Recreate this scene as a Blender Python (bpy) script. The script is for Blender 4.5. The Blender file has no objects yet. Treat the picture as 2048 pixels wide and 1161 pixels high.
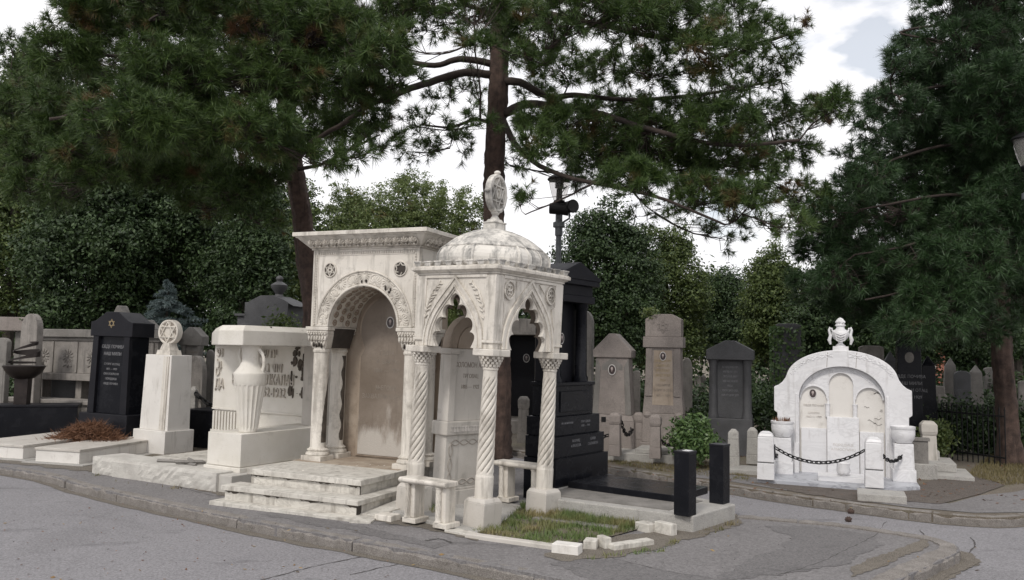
import bpy, math, random
import numpy as np
from math import sin, cos, pi, radians as R, tan, sqrt, hypot, atan2
from mathutils import Vector, Matrix
random.seed(7); rng = np.random.default_rng(7)
scene = bpy.context.scene
col = scene.collection

# ---------------------------------------------------------------- camera, sky, sun, exposure
F, PITCH, ROLL, EYE = 1650.0, R(4.2), R(1.1), 1.6
cd = bpy.data.cameras.new('camera'); cam = bpy.data.objects.new('camera', cd); col.objects.link(cam)
cd.sensor_width = 36; cd.lens = F / 2048 * 36; cd.clip_start = .05; cd.clip_end = 2000
Rc = Matrix.Rotation(PITCH, 3, 'X') @ Matrix.Rotation(pi/2, 3, 'X') @ Matrix.Rotation(ROLL, 3, 'Z')
cam.matrix_world = Matrix.Translation((0, 0, EYE)) @ Rc.to_4x4()
scene.camera = cam

SUN_EL, SUN_AZ = R(46), R(205)      # azimuth clockwise from +Y
w = bpy.data.worlds.new('World'); scene.world = w; w.use_nodes = True
nt = w.node_tree; nt.nodes.clear()
def wn(t, **k):
    n = nt.nodes.new(t)
    for a, b in k.items(): setattr(n, a, b)
    return n
sky = wn('ShaderNodeTexSky', sky_type='NISHITA', sun_disc=False, sun_elevation=SUN_EL, sun_rotation=SUN_AZ)
sky.air_density = 1.2; sky.dust_density = .6
tc = wn('ShaderNodeTexCoord'); mp = wn('ShaderNodeMapping'); mp.inputs['Scale'].default_value = (1, 1, 2.2)
mp.inputs['Location'].default_value = (.35, 0, .1)
nz = wn('ShaderNodeTexNoise'); nz.inputs['Scale'].default_value = 2.3; nz.inputs['Detail'].default_value = 7; nz.inputs['Roughness'].default_value = .55
rp = wn('ShaderNodeValToRGB'); rp.color_ramp.elements[0].position = .27; rp.color_ramp.elements[1].position = .38
nz2 = wn('ShaderNodeTexNoise'); nz2.inputs['Scale'].default_value = 5; nz2.inputs['Detail'].default_value = 5
rp2 = wn('ShaderNodeValToRGB'); rp2.color_ramp.elements[0].color = (10.6, 10.6, 11.0, 1); rp2.color_ramp.elements[1].color = (12, 11.9, 12.1, 1)
rp2.color_ramp.elements[0].position = .3; rp2.color_ramp.elements[1].position = .6
mx = wn('ShaderNodeMix', data_type='RGBA')
bg = wn('ShaderNodeBackground'); bg.inputs['Strength'].default_value = .1
wo = wn('ShaderNodeOutputWorld'); L = nt.links.new
L(tc.outputs['Generated'], mp.inputs['Vector']); L(mp.outputs['Vector'], nz.inputs['Vector']); L(mp.outputs['Vector'], nz2.inputs['Vector'])
L(nz.outputs['Fac'], rp.inputs['Fac']); L(nz2.outputs['Fac'], rp2.inputs['Fac'])
gd = wn('ShaderNodeVectorMath', operation='DOT_PRODUCT'); _d = (Rc @ Vector(((1790-1024)/F, (580.5+25)/F, -1))).normalized(); gd.inputs[1].default_value = tuple(_d)
L(tc.outputs['Generated'], gd.inputs[0])
gp = wn('ShaderNodeMath', operation='MULTIPLY_ADD'); gp.inputs[1].default_value = .035; L(nz2.outputs['Fac'], gp.inputs[0]); L(gd.outputs['Value'], gp.inputs[2])
hole = wn('ShaderNodeMapRange'); hole.inputs['From Min'].default_value = 1.0160; hole.inputs['From Max'].default_value = 1.0176; hole.inputs['To Min'].default_value = 1; hole.inputs['To Max'].default_value = .55
L(gp.outputs[0], hole.inputs['Value']); mm = wn('ShaderNodeMath', operation='MULTIPLY'); L(rp.outputs['Color'], mm.inputs[0]); L(hole.outputs[0], mm.inputs[1])
L(mm.outputs[0], mx.inputs['Factor']); L(sky.outputs['Color'], mx.inputs['A']); L(rp2.outputs['Color'], mx.inputs['B'])
L(mx.outputs['Result'], bg.inputs['Color']); L(bg.outputs['Background'], wo.inputs['Surface'])

sd = bpy.data.lights.new('sun', 'SUN'); sd.energy = 1.9; sd.angle = R(10); sd.color = (1, .95, .88)
so = bpy.data.objects.new('sun', sd); col.objects.link(so)
sv = Vector((sin(SUN_AZ)*cos(SUN_EL), cos(SUN_AZ)*cos(SUN_EL), sin(SUN_EL)))
so.rotation_euler = sv.to_track_quat('Z', 'Y').to_euler()
vs = scene.view_settings; vs.view_transform = 'Standard'; vs.look = 'None'; vs.gamma = 1; vs.use_curve_mapping = False
vs.exposure = -0.06
try: scene.display_settings.display_device = 'sRGB'
except Exception: pass

# ---------------------------------------------------------------- helpers: pixels of the 2048 px photo to places
def ray(px, py):
    return (Rc @ Vector(((px-1024)/F, (580.5-py)/F, -1)))
def gr(px, py, z=0.0):
    d = ray(px, py); t = (z-EYE)/d.z; return Vector((d.x*t, d.y*t, z))
def at(px, py, Y):
    d = ray(px, py); t = Y/d.y; return Vector((d.x*t, Y, EYE+d.z*t))

# ---------------------------------------------------------------- mesh builder
class MB:
    def __init__(s): s.v = []; s.f = []; s.M = None
    def add(s, vs, fs):
        o = len(s.v)
        if s.M is not None: vs = [tuple(s.M @ Vector(p)) for p in vs]
        s.v += [tuple(p) for p in vs]; s.f += [tuple(i+o for i in f) for f in fs]; return s
    def box(s, x0, x1, y0, y1, z0, z1):
        return s.add([(x0,y0,z0),(x1,y0,z0),(x1,y1,z0),(x0,y1,z0),(x0,y0,z1),(x1,y0,z1),(x1,y1,z1),(x0,y1,z1)],
                     [(3,2,1,0),(4,5,6,7),(0,1,5,4),(1,2,6,5),(2,3,7,6),(3,0,4,7)])
    def tbox(s, cx, cy, z0, z1, w0, d0, w1=None, d1=None, ox=0, oy=0):
        w1 = w0 if w1 is None else w1; d1 = d0 if d1 is None else d1
        a, b, c, d = w0/2, d0/2, w1/2, d1/2
        return s.add([(cx-a,cy-b,z0),(cx+a,cy-b,z0),(cx+a,cy+b,z0),(cx-a,cy+b,z0),
                      (cx-c+ox,cy-d+oy,z1),(cx+c+ox,cy-d+oy,z1),(cx+c+ox,cy+d+oy,z1),(cx-c+ox,cy+d+oy,z1)],
                     [(3,2,1,0),(4,5,6,7),(0,1,5,4),(1,2,6,5),(2,3,7,6),(3,0,4,7)])
    def prism(s, poly, y0, y1):                       # poly in x,z, extruded along y
        n = len(poly)
        ar = sum(poly[i][0]*poly[(i+1)%n][1]-poly[(i+1)%n][0]*poly[i][1] for i in range(n))
        if ar < 0: poly = poly[::-1]
        return s.add([(p[0],y0,p[1]) for p in poly]+[(p[0],y1,p[1]) for p in poly],
                     [tuple(range(n)), tuple(range(2*n-1, n-1, -1))]+[((i+1)%n, i, n+i, n+(i+1)%n) for i in range(n)])
    def prismx(s, poly, x0, x1):                      # poly in y,z, extruded along x
        n = len(poly)
        ar = sum(poly[i][0]*poly[(i+1)%n][1]-poly[(i+1)%n][0]*poly[i][1] for i in range(n))
        if ar > 0: poly = poly[::-1]
        return s.add([(x0,p[0],p[1]) for p in poly]+[(x1,p[0],p[1]) for p in poly],
                     [tuple(range(n)), tuple(range(2*n-1, n-1, -1))]+[((i+1)%n, i, n+i, n+(i+1)%n) for i in range(n)])
    def prismz(s, poly, z0, z1):
        n = len(poly)
        ar = sum(poly[i][0]*poly[(i+1)%n][1]-poly[(i+1)%n][0]*poly[i][1] for i in range(n))
        if ar < 0: poly = poly[::-1]
        return s.add([(p[0],p[1],z0) for p in poly]+[(p[0],p[1],z1) for p in poly],
                     [tuple(range(n-1,-1,-1)), tuple(range(n, 2*n))]+[(i, (i+1)%n, n+(i+1)%n, n+i) for i in range(n)])
    def lathe(s, prof, n=24, cx=0, cy=0, off=0, mod=None):
        vs, fs = [], []
        for r, z in prof:
            for k in range(n):
                a = 2*pi*k/n+off
                rr = r if mod is None else mod(r, z, a)
                vs.append((cx+rr*cos(a), cy+rr*sin(a), z))
        for j in range(len(prof)-1):
            for k in range(n):
                k2 = (k+1) % n
                fs.append((j*n+k, j*n+k2, (j+1)*n+k2, (j+1)*n+k))
        fs.append(tuple(range(n-1, -1, -1))); fs.append(tuple((len(prof)-1)*n+k for k in range(n)))
        return s.add(vs, fs)
    def tube(s, path, r, n=6, caps=True, closed=False):
        path = [Vector(p) for p in path]; m = len(path)
        rs = r if isinstance(r, (list, tuple)) else [r]*m
        vs, fs = [], []
        ref = None
        for i, p in enumerate(path):
            if closed: t = path[(i+1) % m]-path[i-1]
            else: t = path[min(i+1, m-1)]-path[max(i-1, 0)]
            t = t.normalized() if t.length > 1e-9 else Vector((0, 0, 1))
            if ref is None: ref = Vector((0, 0, 1)) if abs(t.z) < .9 else Vector((1, 0, 0))
            a = (ref - t*ref.dot(t)); a = a.normalized() if a.length > 1e-6 else t.orthogonal().normalized()
            ref = a; b = t.cross(a)
            for k in range(n):
                q = 2*pi*k/n
                vs.append(p+(a*cos(q)+b*sin(q))*rs[i])
        for i in range(m if closed else m-1):
            j = (i+1) % m
            for k in range(n):
                k2 = (k+1) % n
                fs.append((i*n+k, i*n+k2, j*n+k2, j*n+k))
        if caps and not closed: fs.append(tuple(range(n-1, -1, -1))); fs.append(tuple((m-1)*n+k for k in range(n)))
        return s.add(vs, fs)
    def ell(s, c, r, n=8, m=5, rot=None):
        vs, fs = [], []
        for j in range(m+1):
            th = pi*j/m
            for k in range(n):
                a = 2*pi*k/n
                p = Vector((r[0]*sin(th)*cos(a), r[1]*sin(th)*sin(a), r[2]*cos(th)))
                if rot is not None: p = rot @ p
                vs.append((c[0]+p.x, c[1]+p.y, c[2]+p.z))
        for j in range(m):
            for k in range(n):
                k2 = (k+1) % n
                fs.append((j*n+k, (j+1)*n+k, (j+1)*n+k2, j*n+k2))
        return s.add(vs, fs)
    def build(s, name, mat, parent=None, smooth=False, bevel=0, seg=2, auto=None):
        me = bpy.data.meshes.new(name)
        me.from_pydata(s.v, [], s.f); me.validate(); me.update()
        if mat: me.materials.append(mat)
        o = bpy.data.objects.new(name, me); col.objects.link(o)
        if parent: o.parent = parent
        if smooth:
            me.polygons.foreach_set('use_smooth', [True]*len(me.polygons))
            if auto is not False:
                try: me.set_sharp_from_angle(angle=R(auto or 38))
                except Exception: pass
        if bevel:
            b = o.modifiers.new('edge_wear', 'BEVEL'); b.width = bevel; b.segments = seg; b.limit_method = 'ANGLE'; b.angle_limit = R(35)
            b.harden_normals = False
        return o

def arrays(name, V, faces_n, mat, parent=None, idx=None):      # V (N,3); faces of faces_n consecutive verts
    me = bpy.data.meshes.new(name)
    V = np.asarray(V, dtype=np.float32); nv = len(V); nf = nv//faces_n
    me.vertices.add(nv); me.vertices.foreach_set('co', V.ravel())
    me.loops.add(nv); me.loops.foreach_set('vertex_index', np.arange(nv, dtype=np.int32))
    me.polygons.add(nf); me.polygons.foreach_set('loop_start', np.arange(0, nv, faces_n, dtype=np.int32))
    me.update(calc_edges=True)
    if mat: me.materials.append(mat)
    o = bpy.data.objects.new(name, me); col.objects.link(o)
    if parent: o.parent = parent
    return o

def tag(o, label=None, cat=None, group=None, kind=None):
    if label: o['label'] = label
    if cat: o['category'] = cat
    if group: o['group'] = group
    if kind: o['kind'] = kind
    return o
def thing(name, label, cat, loc=(0, 0, 0), rz=0, group=None, lean=0, leany=0):
    o = bpy.data.objects.new(name, None); col.objects.link(o); o.empty_display_size = .1
    o.location = loc
    o.rotation_euler = (Matrix.Rotation(R(lean), 3, 'Y') @ Matrix.Rotation(R(leany), 3, 'X') @ Matrix.Rotation(R(rz), 3, 'Z')).to_euler()
    return tag(o, label, cat, group)
def put(o, loc, rz=0, lean=0):
    o.location = loc
    o.rotation_euler = (Matrix.Rotation(R(lean), 3, 'Y') @ Matrix.Rotation(R(rz), 3, 'Z')).to_euler(); return o
kids_cache = None
def dup(root, loc, rz, label, lean=0):
    kids = {}
    for o in bpy.data.objects:
        if o.parent: kids.setdefault(o.parent.name, []).append(o)
    def cp(o, par):
        c = o.copy(); col.objects.link(c)
        if par: c.parent = par
        for k in kids.get(o.name, []): cp(k, c)
        return c
    c = cp(root, None); put(c, loc, rz, lean); c['label'] = label; return c

def text(body, size, mat, parent, loc, rot=(pi/2, 0, 0), ext=.004, sx=1.0, name='inscription', align='CENTER', space=1.0, sl=1.0):
    cu = bpy.data.curves.new(name, 'FONT'); cu.body = body; cu.size = size; cu.extrude = ext; cu.align_x = align
    cu.space_character = space; cu.resolution_u = 3
    if mat: cu.materials.append(mat)
    tmp = bpy.data.objects.new(name, cu); col.objects.link(tmp)
    cu.space_line = sl
    dg = bpy.context.evaluated_depsgraph_get(); me = bpy.data.meshes.new_from_object(tmp.evaluated_get(dg)); me.name = name
    bpy.data.objects.remove(tmp); bpy.data.curves.remove(cu)
    if mat and not me.materials: me.materials.append(mat)
    o = bpy.data.objects.new(name, me); col.objects.link(o); o.parent = parent
    o.location = loc; o.rotation_euler = rot; o.scale = (sx, 1, 1)
    return o

# ---------------------------------------------------------------- materials
def mat_base(name):
    m = bpy.data.materials.new(name); m.use_nodes = True
    t = m.node_tree; b = t.nodes['Principled BSDF']; return m, t, b
def N(t, typ, **k):
    n = t.nodes.new(typ)
    for a, v in k.items():
        if a in n.inputs.keys(): n.inputs[a].default_value = v
        else: setattr(n, a, v)
    return n
def c4(c): return (c[0], c[1], c[2], 1)
def ramp(t, src, p0, p1, c0=(0,0,0), c1=(1,1,1)):
    r = t.nodes.new('ShaderNodeValToRGB'); e = r.color_ramp.elements
    e[0].position = p0; e[1].position = p1; e[0].color = c4(c0); e[1].color = c4(c1)
    t.links.new(src, r.inputs['Fac']); return r.outputs['Color']
def mixc(t, fac, a, b, mode='MIX'):
    m = t.nodes.new('ShaderNodeMix'); m.data_type = 'RGBA'; m.blend_type = mode
    for k, v in (('Factor', fac), ('A', a), ('B', b)):
        if isinstance(v, (tuple, list)): m.inputs[k].default_value = c4(v)
        elif isinstance(v, (int, float)): m.inputs[k].default_value = v
        else: t.links.new(v, m.inputs[k])
    return m.outputs['Result']
def coords(t, scale=(1, 1, 1)):
    tc = N(t, 'ShaderNodeTexCoord'); oi = N(t, 'ShaderNodeObjectInfo')
    vm = N(t, 'ShaderNodeVectorMath', operation='SCALE'); vm.inputs[0].default_value = (13, 7, 5)
    t.links.new(oi.outputs['Random'], vm.inputs['Scale'])
    ad = N(t, 'ShaderNodeVectorMath', operation='ADD')
    t.links.new(tc.outputs['Object'], ad.inputs[0]); t.links.new(vm.outputs[0], ad.inputs[1])
    mp = N(t, 'ShaderNodeMapping'); mp.inputs['Scale'].default_value = scale
    t.links.new(ad.outputs[0], mp.inputs['Vector']); return mp.outputs['Vector']
def noise(t, vec, scale, detail=5, rough=.55, dist=0):
    n = N(t, 'ShaderNodeTexNoise'); n.inputs['Scale'].default_value = scale; n.inputs['Detail'].default_value = detail
    n.inputs['Roughness'].default_value = rough; n.inputs['Distortion'].default_value = dist
    t.links.new(vec, n.inputs['Vector']); return n.outputs['Fac']
def bump(t, b, h, strength, dist=.01):
    n = N(t, 'ShaderNodeBump'); n.inputs['Strength'].default_value = strength; n.inputs['Distance'].default_value = dist
    t.links.new(h, n.inputs['Height']); t.links.new(n.outputs['Normal'], b.inputs['Normal'])

def stone(name, c1, c2, stain=(.12,.11,.10), amt=.5, streak=.5, rough=.6, bmp=.35, scale=3.0, speck=0, vein=0, tint=None, smax=.62):
    """amt: how much of the surface carries dark grime (0..1); streak: runs down the stone."""
    m, t, b = mat_base(name)
    v = coords(t); vz = coords(t, (9, 9, 1.1))
    base = mixc(t, ramp(t, noise(t, v, scale, 6), .3, .7), c1, c2)
    if vein:
        vn = ramp(t, noise(t, coords(t, (1, 1, 2.2)), 2.2, 8, .6, 2.2), .47, .53)
        vn2 = ramp(t, noise(t, coords(t, (1, 1, 2.2)), 2.2, 8, .6, 2.2), .53, .6, (1,1,1), (0,0,0))
        base = mixc(t, mixc(t, vn, (0,0,0), vn2), base, tuple(x*(1-vein) for x in c1))
    if tint:
        base = mixc(t, ramp(t, noise(t, v, 1.3, 4), .5, .75), base, tint)
    g = ramp(t, noise(t, v, scale*1.5, 10, .74), .62-.18*amt, .84-.20*amt)
    st = ramp(t, noise(t, vz, 1.0, 8, .68), .70-.22*streak, .86-.22*streak)
    gm = mixc(t, .5, g, st, 'ADD') if False else mixc(t, st, g, (1, 1, 1))
    gm2 = mixc(t, smax, (0, 0, 0), gm)
    base = mixc(t, gm2, base, stain)
    f = noise(t, v, 90, 4, .6)
    if speck:
        base = mixc(t, speck, base, ramp(t, noise(t, v, 160, 2), .4, .62, tuple(x*.4 for x in c1), tuple(min(1, x*1.6) for x in c2)))
    t.links.new(base, b.inputs['Base Color'])
    b.inputs['Roughness'].default_value = rough
    h = mixc(t, .5, noise(t, v, 28, 8, .65), f)
    bump(t, b, h, bmp, .012)
    return m

def granite_black(name, c=(.007, .0075, .010), rough=.22):
    m, t, b = mat_base(name); v = coords(t)
    sp = ramp(t, noise(t, v, 220, 2), .55, .75)
    base = mixc(t, sp, c, tuple(x*3.2 for x in c))
    dust = ramp(t, noise(t, v, 4, 8, .7), .45, .8)
    d2 = mixc(t, .10, (0, 0, 0), dust)
    base = mixc(t, d2, base, (.10, .10, .11)); b.inputs['Specular IOR Level'].default_value = .14
    t.links.new(base, b.inputs['Base Color'])
    rr = N(t, 'ShaderNodeMapRange'); rr.inputs['To Min'].default_value = rough; rr.inputs['To Max'].default_value = rough+.2
    t.links.new(dust, rr.inputs['Value']); t.links.new(rr.outputs[0], b.inputs['Roughness'])
    return m

def plain(name, c, rough=.6, metal=0, var=.25, bmp=.15):
    m, t, b = mat_base(name); v = coords(t)
    base = mixc(t, ramp(t, noise(t, v, 12, 6), .3, .7), tuple(x*(1-var) for x in c), tuple(min(1, x*(1+var)) for x in c))
    t.links.new(base, b.inputs['Base Color']); b.inputs['Roughness'].default_value = rough; b.inputs['Metallic'].default_value = metal
    if bmp: bump(t, b, noise(t, v, 60, 5), bmp, .005)
    return m

def leafmat(name, c1, c2, c3=None, p3=.08, trans=.25, rough=.5, nscale=.9):
    m, t, b = mat_base(name)
    g = N(t, 'ShaderNodeNewGeometry'); tc = N(t, 'ShaderNodeTexCoord')
    n = noise(t, tc.outputs['Object'], nscale, 3)
    mx_ = N(t, 'ShaderNodeMath', operation='ADD'); t.links.new(g.outputs['Random Per Island'], mx_.inputs[0]); t.links.new(n, mx_.inputs[1])
    hf = N(t, 'ShaderNodeMath', operation='MULTIPLY'); t.links.new(mx_.outputs[0], hf.inputs[0]); hf.inputs[1].default_value = .5
    base = mixc(t, ramp(t, hf.outputs[0], .25, .75), c1, c2)
    if c3:
        base = mixc(t, ramp(t, noise(t, tc.outputs['Object'], 1.7, 3), .72-p3, .76-p3*.5), base, c3)
    t.links.new(base, b.inputs['Base Color']); b.inputs['Roughness'].default_value = rough
    tr = N(t, 'ShaderNodeBsdfTranslucent'); t.links.new(base, tr.inputs['Color'])
    ms = N(t, 'ShaderNodeMixShader'); ms.inputs[0].default_value = trans
    t.links.new(b.outputs[0], ms.inputs[1]); t.links.new(tr.outputs[0], ms.inputs[2])
    t.links.new(ms.outputs[0], t.nodes['Material Output'].inputs['Surface'])
    return m

M_ = {}
M_['marble'] = stone('weathered_marble', (.56,.52,.46), (.69,.65,.59), (.17,.15,.125), .60, .85, .58, .6, 2.6, smax=.68)
M_['marble_dome'] = stone('stained_dome_marble', (.60,.57,.52), (.69,.66,.61), (.085,.085,.085), .95, .95, .62, .7, 1.9, smax=.85)
M_['marble_step'] = stone('step_marble', (.50,.475,.43), (.62,.595,.545), (.17,.15,.125), .48, .8, .6, .5, 3.4, vein=.10, smax=.75)
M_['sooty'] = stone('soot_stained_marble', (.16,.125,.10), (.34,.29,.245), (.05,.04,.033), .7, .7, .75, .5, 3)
M_['marble_brown'] = stone('brown_stained_marble', (.22,.165,.12), (.40,.335,.27), (.08,.055,.035), .55, .65, .6, .4, 1.6)
M_['marble_grey'] = stone('grey_marble', (.42,.39,.35), (.53,.50,.46), (.13,.12,.10), .4, .6, .62, .4, 2.4)
M_['marble_white'] = stone('clean_white_marble', (.64,.635,.645), (.74,.735,.745), (.33,.31,.295), .38, .6, .45, .2, 1.6, vein=.05)
M_['marble_clean'] = stone('pale_cream_marble', (.61,.585,.55), (.71,.685,.65), (.28,.25,.22), .4, .6, .55, .3, 2.4)
M_['marble_floor'] = stone('blue_grey_floor_marble', (.36,.37,.41), (.46,.47,.50), (.22,.22,.23), .3, .2, .4, .2, 2, vein=.3)
M_['lime'] = stone('pale_limestone', (.60,.57,.51), (.68,.65,.60), (.26,.23,.20), .22, .3, .8, .7, 4)
M_['grey_old'] = stone('old_grey_stone', (.19,.175,.16), (.31,.285,.26), (.06,.055,.05), .6, .8, .8, .7, 3.5, speck=.15, smax=.75)
M_['rough'] = stone('rough_hewn_slab', (.42,.40,.37), (.56,.54,.50), (.17,.16,.15), .4, .35, .85, 1.0, 5)
M_['dirty'] = stone('dirty_shade_toned_stone', (.14,.132,.12), (.235,.22,.205), (.05,.05,.045), .55, .7, .85, .7, 4, speck=.15)  # dirty stone, darkened further to put the far stones' shade into colour
M_['pink'] = stone('pinkish_granite', (.19,.165,.15), (.275,.24,.22), (.07,.06,.055), .5, .5, .75, .5, 4, speck=.3)
M_['dark'] = stone('dark_grey_stone', (.045,.045,.048), (.085,.085,.09), (.02,.02,.02), .4, .4, .6, .5, 4, speck=.3)
M_['conc'] = stone('old_concrete', (.30,.29,.275), (.40,.385,.36), (.12,.11,.10), .5, .35, .9, .8, 6, speck=.25)
M_['kerb'] = stone('mossy_kerb_stone', (.15,.135,.12), (.25,.23,.215), (.05,.043,.033), .75, .2, .95, 1.2, 6, speck=.35)
M_['black'] = granite_black('polished_black_granite')
M_['black2'] = granite_black('matt_black_granite', (.011,.011,.014), .4)
M_['bronze'] = plain('dark_bronze', (.035,.028,.026), .5, .6)
M_['iron'] = plain('black_iron', (.012,.012,.013), .55, .5)
M_['iron_grey'] = plain('grey_painted_post', (.13,.14,.15), .5, .2)
M_['void'] = plain('crust_and_recess_dark', (.05,.042,.036), .95)
M_['stain'] = plain('peeled_and_shadow_dark', (.075,.062,.05), .9, var=.5, bmp=.6)
M_['engrave'] = plain('engraved_letter', (.22,.19,.16), .8)
M_['strap'] = plain('dark_strapwork_stone', (.33,.30,.265), .85)  # darker grey for the raised interlace
M_['groove'] = plain('dark_groove_line', (.20,.175,.145), .9)
M_['engrave_l'] = plain('soft_engraved_letter', (.50,.47,.44), .8)
M_['gold'] = plain('faded_gold_letter', (.36,.28,.16), .6)
M_['whiteletter'] = plain('grey_letter', (.20,.20,.21), .6)
M_['letter'] = plain('shade_toned_letter', (.47,.435,.39), .75)  # wall stone darkened, so the letters' shading sits in their colour
M_['porcelain'] = plain('porcelain_rim', (.62,.60,.58), .25)
M_['photo'] = plain('portrait_ground', (.05,.035,.035), .3)
M_['skin'] = plain('portrait_face', (.42,.36,.34), .4)
M_['bark'] = stone('pine_bark', (.045,.030,.025), (.115,.075,.060), (.012,.009,.008), .55, .85, .95, 1.6, 9)
M_['limb'] = stone('dark_limb_bark', (.028,.021,.018), (.060,.044,.037), (.012,.010,.009), .4, .4, .95, 1.2, 9)
M_['bark2'] = stone('grey_bark', (.06,.05,.042), (.12,.10,.085), (.02,.018,.015), .4, .6, .95, 1.3, 9)
M_['needle'] = leafmat('pine_needles', (.022,.050,.011), (.095,.150,.036), (.15,.078,.036), .13, .20, .5)
M_['needle2'] = leafmat('dark_conifer_needles', (.014,.040,.012), (.052,.100,.034), (.09,.05,.03), .04, .10, .5)
M_['leaf_d'] = leafmat('dark_leaves', (.014,.032,.010), (.055,.095,.028), None, 0, .15, .6)
M_['leaf_m'] = leafmat('green_leaves', (.036,.062,.016), (.125,.165,.045), None, 0, .25, .6)
M_['leaf_l'] = leafmat('pale_green_leaves', (.08,.12,.035), (.17,.21,.07), (.20,.13,.06), .08, .35)
M_['leaf_s'] = leafmat('shrub_leaves', (.05,.10,.03), (.13,.20,.07), None, 0, .25, .35)
M_['spruce'] = leafmat('blue_spruce_needles', (.07,.10,.10), (.17,.22,.22), None, 0, .1)
M_['dead'] = leafmat('dead_brown_fronds', (.10,.045,.025), (.24,.125,.07), None, 0, .2, .8, 6)
M_['grass'] = leafmat('grass_blades', (.07,.12,.03), (.17,.23,.07), (.27,.23,.11), .24, .3, .6, 3)
M_['drygrass'] = leafmat('dry_grass_blades', (.13,.11,.045), (.24,.20,.10), (.11,.13,.04), .1, .3, .7, 3)
M_['fallen'] = leafmat('fallen_leaf', (.20,.12,.05), (.42,.30,.13), None, 0, .2, .8, 3)

def asphalt(name, c1, c2, patch, patch_amt=.5, crackamt=.5):
    m, t, b = mat_base(name); v = coords(t)
    base = mixc(t, ramp(t, noise(t, v, .9, 6, .6), .32, .68), c1, c2)
    pt = ramp(t, noise(t, v, .45, 3, .5, .6), .62, .67)
    base = mixc(t, mixc(t, patch_amt, (0,0,0), pt), base, patch)
    sm = ramp(t, noise(t, v, 2.6, 6, .6), .60, .78)
    base = mixc(t, mixc(t, .35, (0,0,0), sm), base, tuple(x*.55 for x in c1))
    agg = ramp(t, noise(t, v, 48, 6, .85), .36, .66, tuple(x*.35 for x in c1), tuple(x*1.75 for x in c2))
    base = mixc(t, .58, base, agg)
    base = mixc(t, mixc(t, .5, (0,0,0), ramp(t, noise(t, v, 11, 8, .75), .52, .74)), base, tuple(x*.6 for x in c1))
    dk = ramp(t, noise(t, coords(t, (1.0, 2.6, 1)), .9, 6, .6), .60, .70)
    base = mixc(t, mixc(t, .6, (0,0,0), dk), base, tuple(x*.45 for x in c1))
    wv = N(t, 'ShaderNodeVectorMath', operation='ADD')
    nn = N(t, 'ShaderNodeTexNoise'); nn.inputs['Scale'].default_value = 3.5; nn.inputs['Detail'].default_value = 6; t.links.new(v, nn.inputs['Vector'])
    sc = N(t, 'ShaderNodeVectorMath', operation='SCALE'); sc.inputs['Scale'].default_value = .55; t.links.new(nn.outputs['Color'], sc.inputs[0])
    t.links.new(v, wv.inputs[0]); t.links.new(sc.outputs[0], wv.inputs[1])
    vo = N(t, 'ShaderNodeTexVoronoi', feature='DISTANCE_TO_EDGE'); vo.inputs['Scale'].default_value = .42; t.links.new(wv.outputs[0], vo.inputs['Vector'])
    ck = ramp(t, vo.outputs['Distance'], .002, .009, (1,1,1), (0,0,0))
    base = mixc(t, mixc(t, crackamt, (0,0,0), ck), base, tuple(x*.3 for x in c1))
    t.links.new(base, b.inputs['Base Color']); b.inputs['Roughness'].default_value = .85
    bump(t, b, noise(t, v, 110, 4, .7), .55, .006); return m
M_['road'] = asphalt('worn_asphalt', (.172,.166,.175), (.225,.218,.228), (.132,.127,.132), .75, .10)
M_['pave'] = asphalt('pavement_asphalt', (.125,.118,.118), (.185,.176,.177), (.225,.214,.210), .85, .12)
M_['earth'] = stone('trodden_earth', (.10,.082,.062), (.17,.145,.115), (.05,.042,.032), .5, 0, .95, 1.5, 2.2, speck=.5, tint=(.11,.115,.05))
M_['litter'] = stone('dark_needle_litter', (.065,.052,.045), (.13,.11,.095), (.035,.03,.025), .5, 0, .95, 1.6, 6, speck=.6)
M_['dirtstrip'] = stone('gutter_dirt', (.10,.085,.07), (.17,.15,.125), (.05,.042,.034), .5, 0, .95, 1.4, 7, speck=.6)

# ================================================================ THE SETTING
ROADZ = -.09
def sheet(name, pts, z, mat, kind='structure', cut=1):
    b = MB(); p = [(q[0], q[1]) for q in pts]
    ar = sum(p[i][0]*p[(i+1) % len(p)][1]-p[(i+1) % len(p)][0]*p[i][1] for i in range(len(p)))
    if ar < 0: p = p[::-1]
    b.add([(x, y, z) for x, y in p], [tuple(range(len(p)))])
    return tag(b.build(name, mat), kind=kind)
sheet('ground', [(-400, -60), (400, -60), (400, 500), (-400, 500)], -.12, M_['earth'])
sheet('road', [(-60, -20), (60, -20), (60, 40), (-60, 60)], ROADZ, M_['road'])
def smooth(pts, n=4):
    out = []
    for i in range(len(pts)-1):
        p0 = Vector(pts[max(i-1, 0)]); p1 = Vector(pts[i]); p2 = Vector(pts[i+1]); p3 = Vector(pts[min(i+2, len(pts)-1)])
        for k in range(n):
            t = k/n
            out.append(.5*((2*p1)+(-p0+p2)*t+(2*p0-5*p1+4*p2-p3)*t*t+(-p0+3*p1-3*p2+p3)*t**3))
    out.append(Vector(pts[-1])); return out
g2 = lambda *a: (gr(*a).x, gr(*a).y)
frontk = [(-26, 23), (-13, 14.1), g2(0, 933), g2(170, 972), g2(340, 1010), g2(520, 1046), g2(700, 1080), g2(900, 1117), g2(1130, 1161), g2(1330, 1212)]
tip = [g2(1560, 1262), g2(1700, 1215), g2(1800, 1160), g2(1880, 1122), g2(1918, 1103), g2(1905, 1088), g2(1850, 1074), g2(1700, 1051), g2(1580, 1040), g2(1475, 1031)]
backk = [g2(1475, 1031), (1.6, 9.6), (.95, 10.9), (-1, 12.9), (-8, 20), (-20, 34)]
A = [tuple(p) for p in smooth(frontk)]+[tuple(p) for p in smooth(tip)]+[tuple(p) for p in smooth(backk)[1:]]
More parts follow.
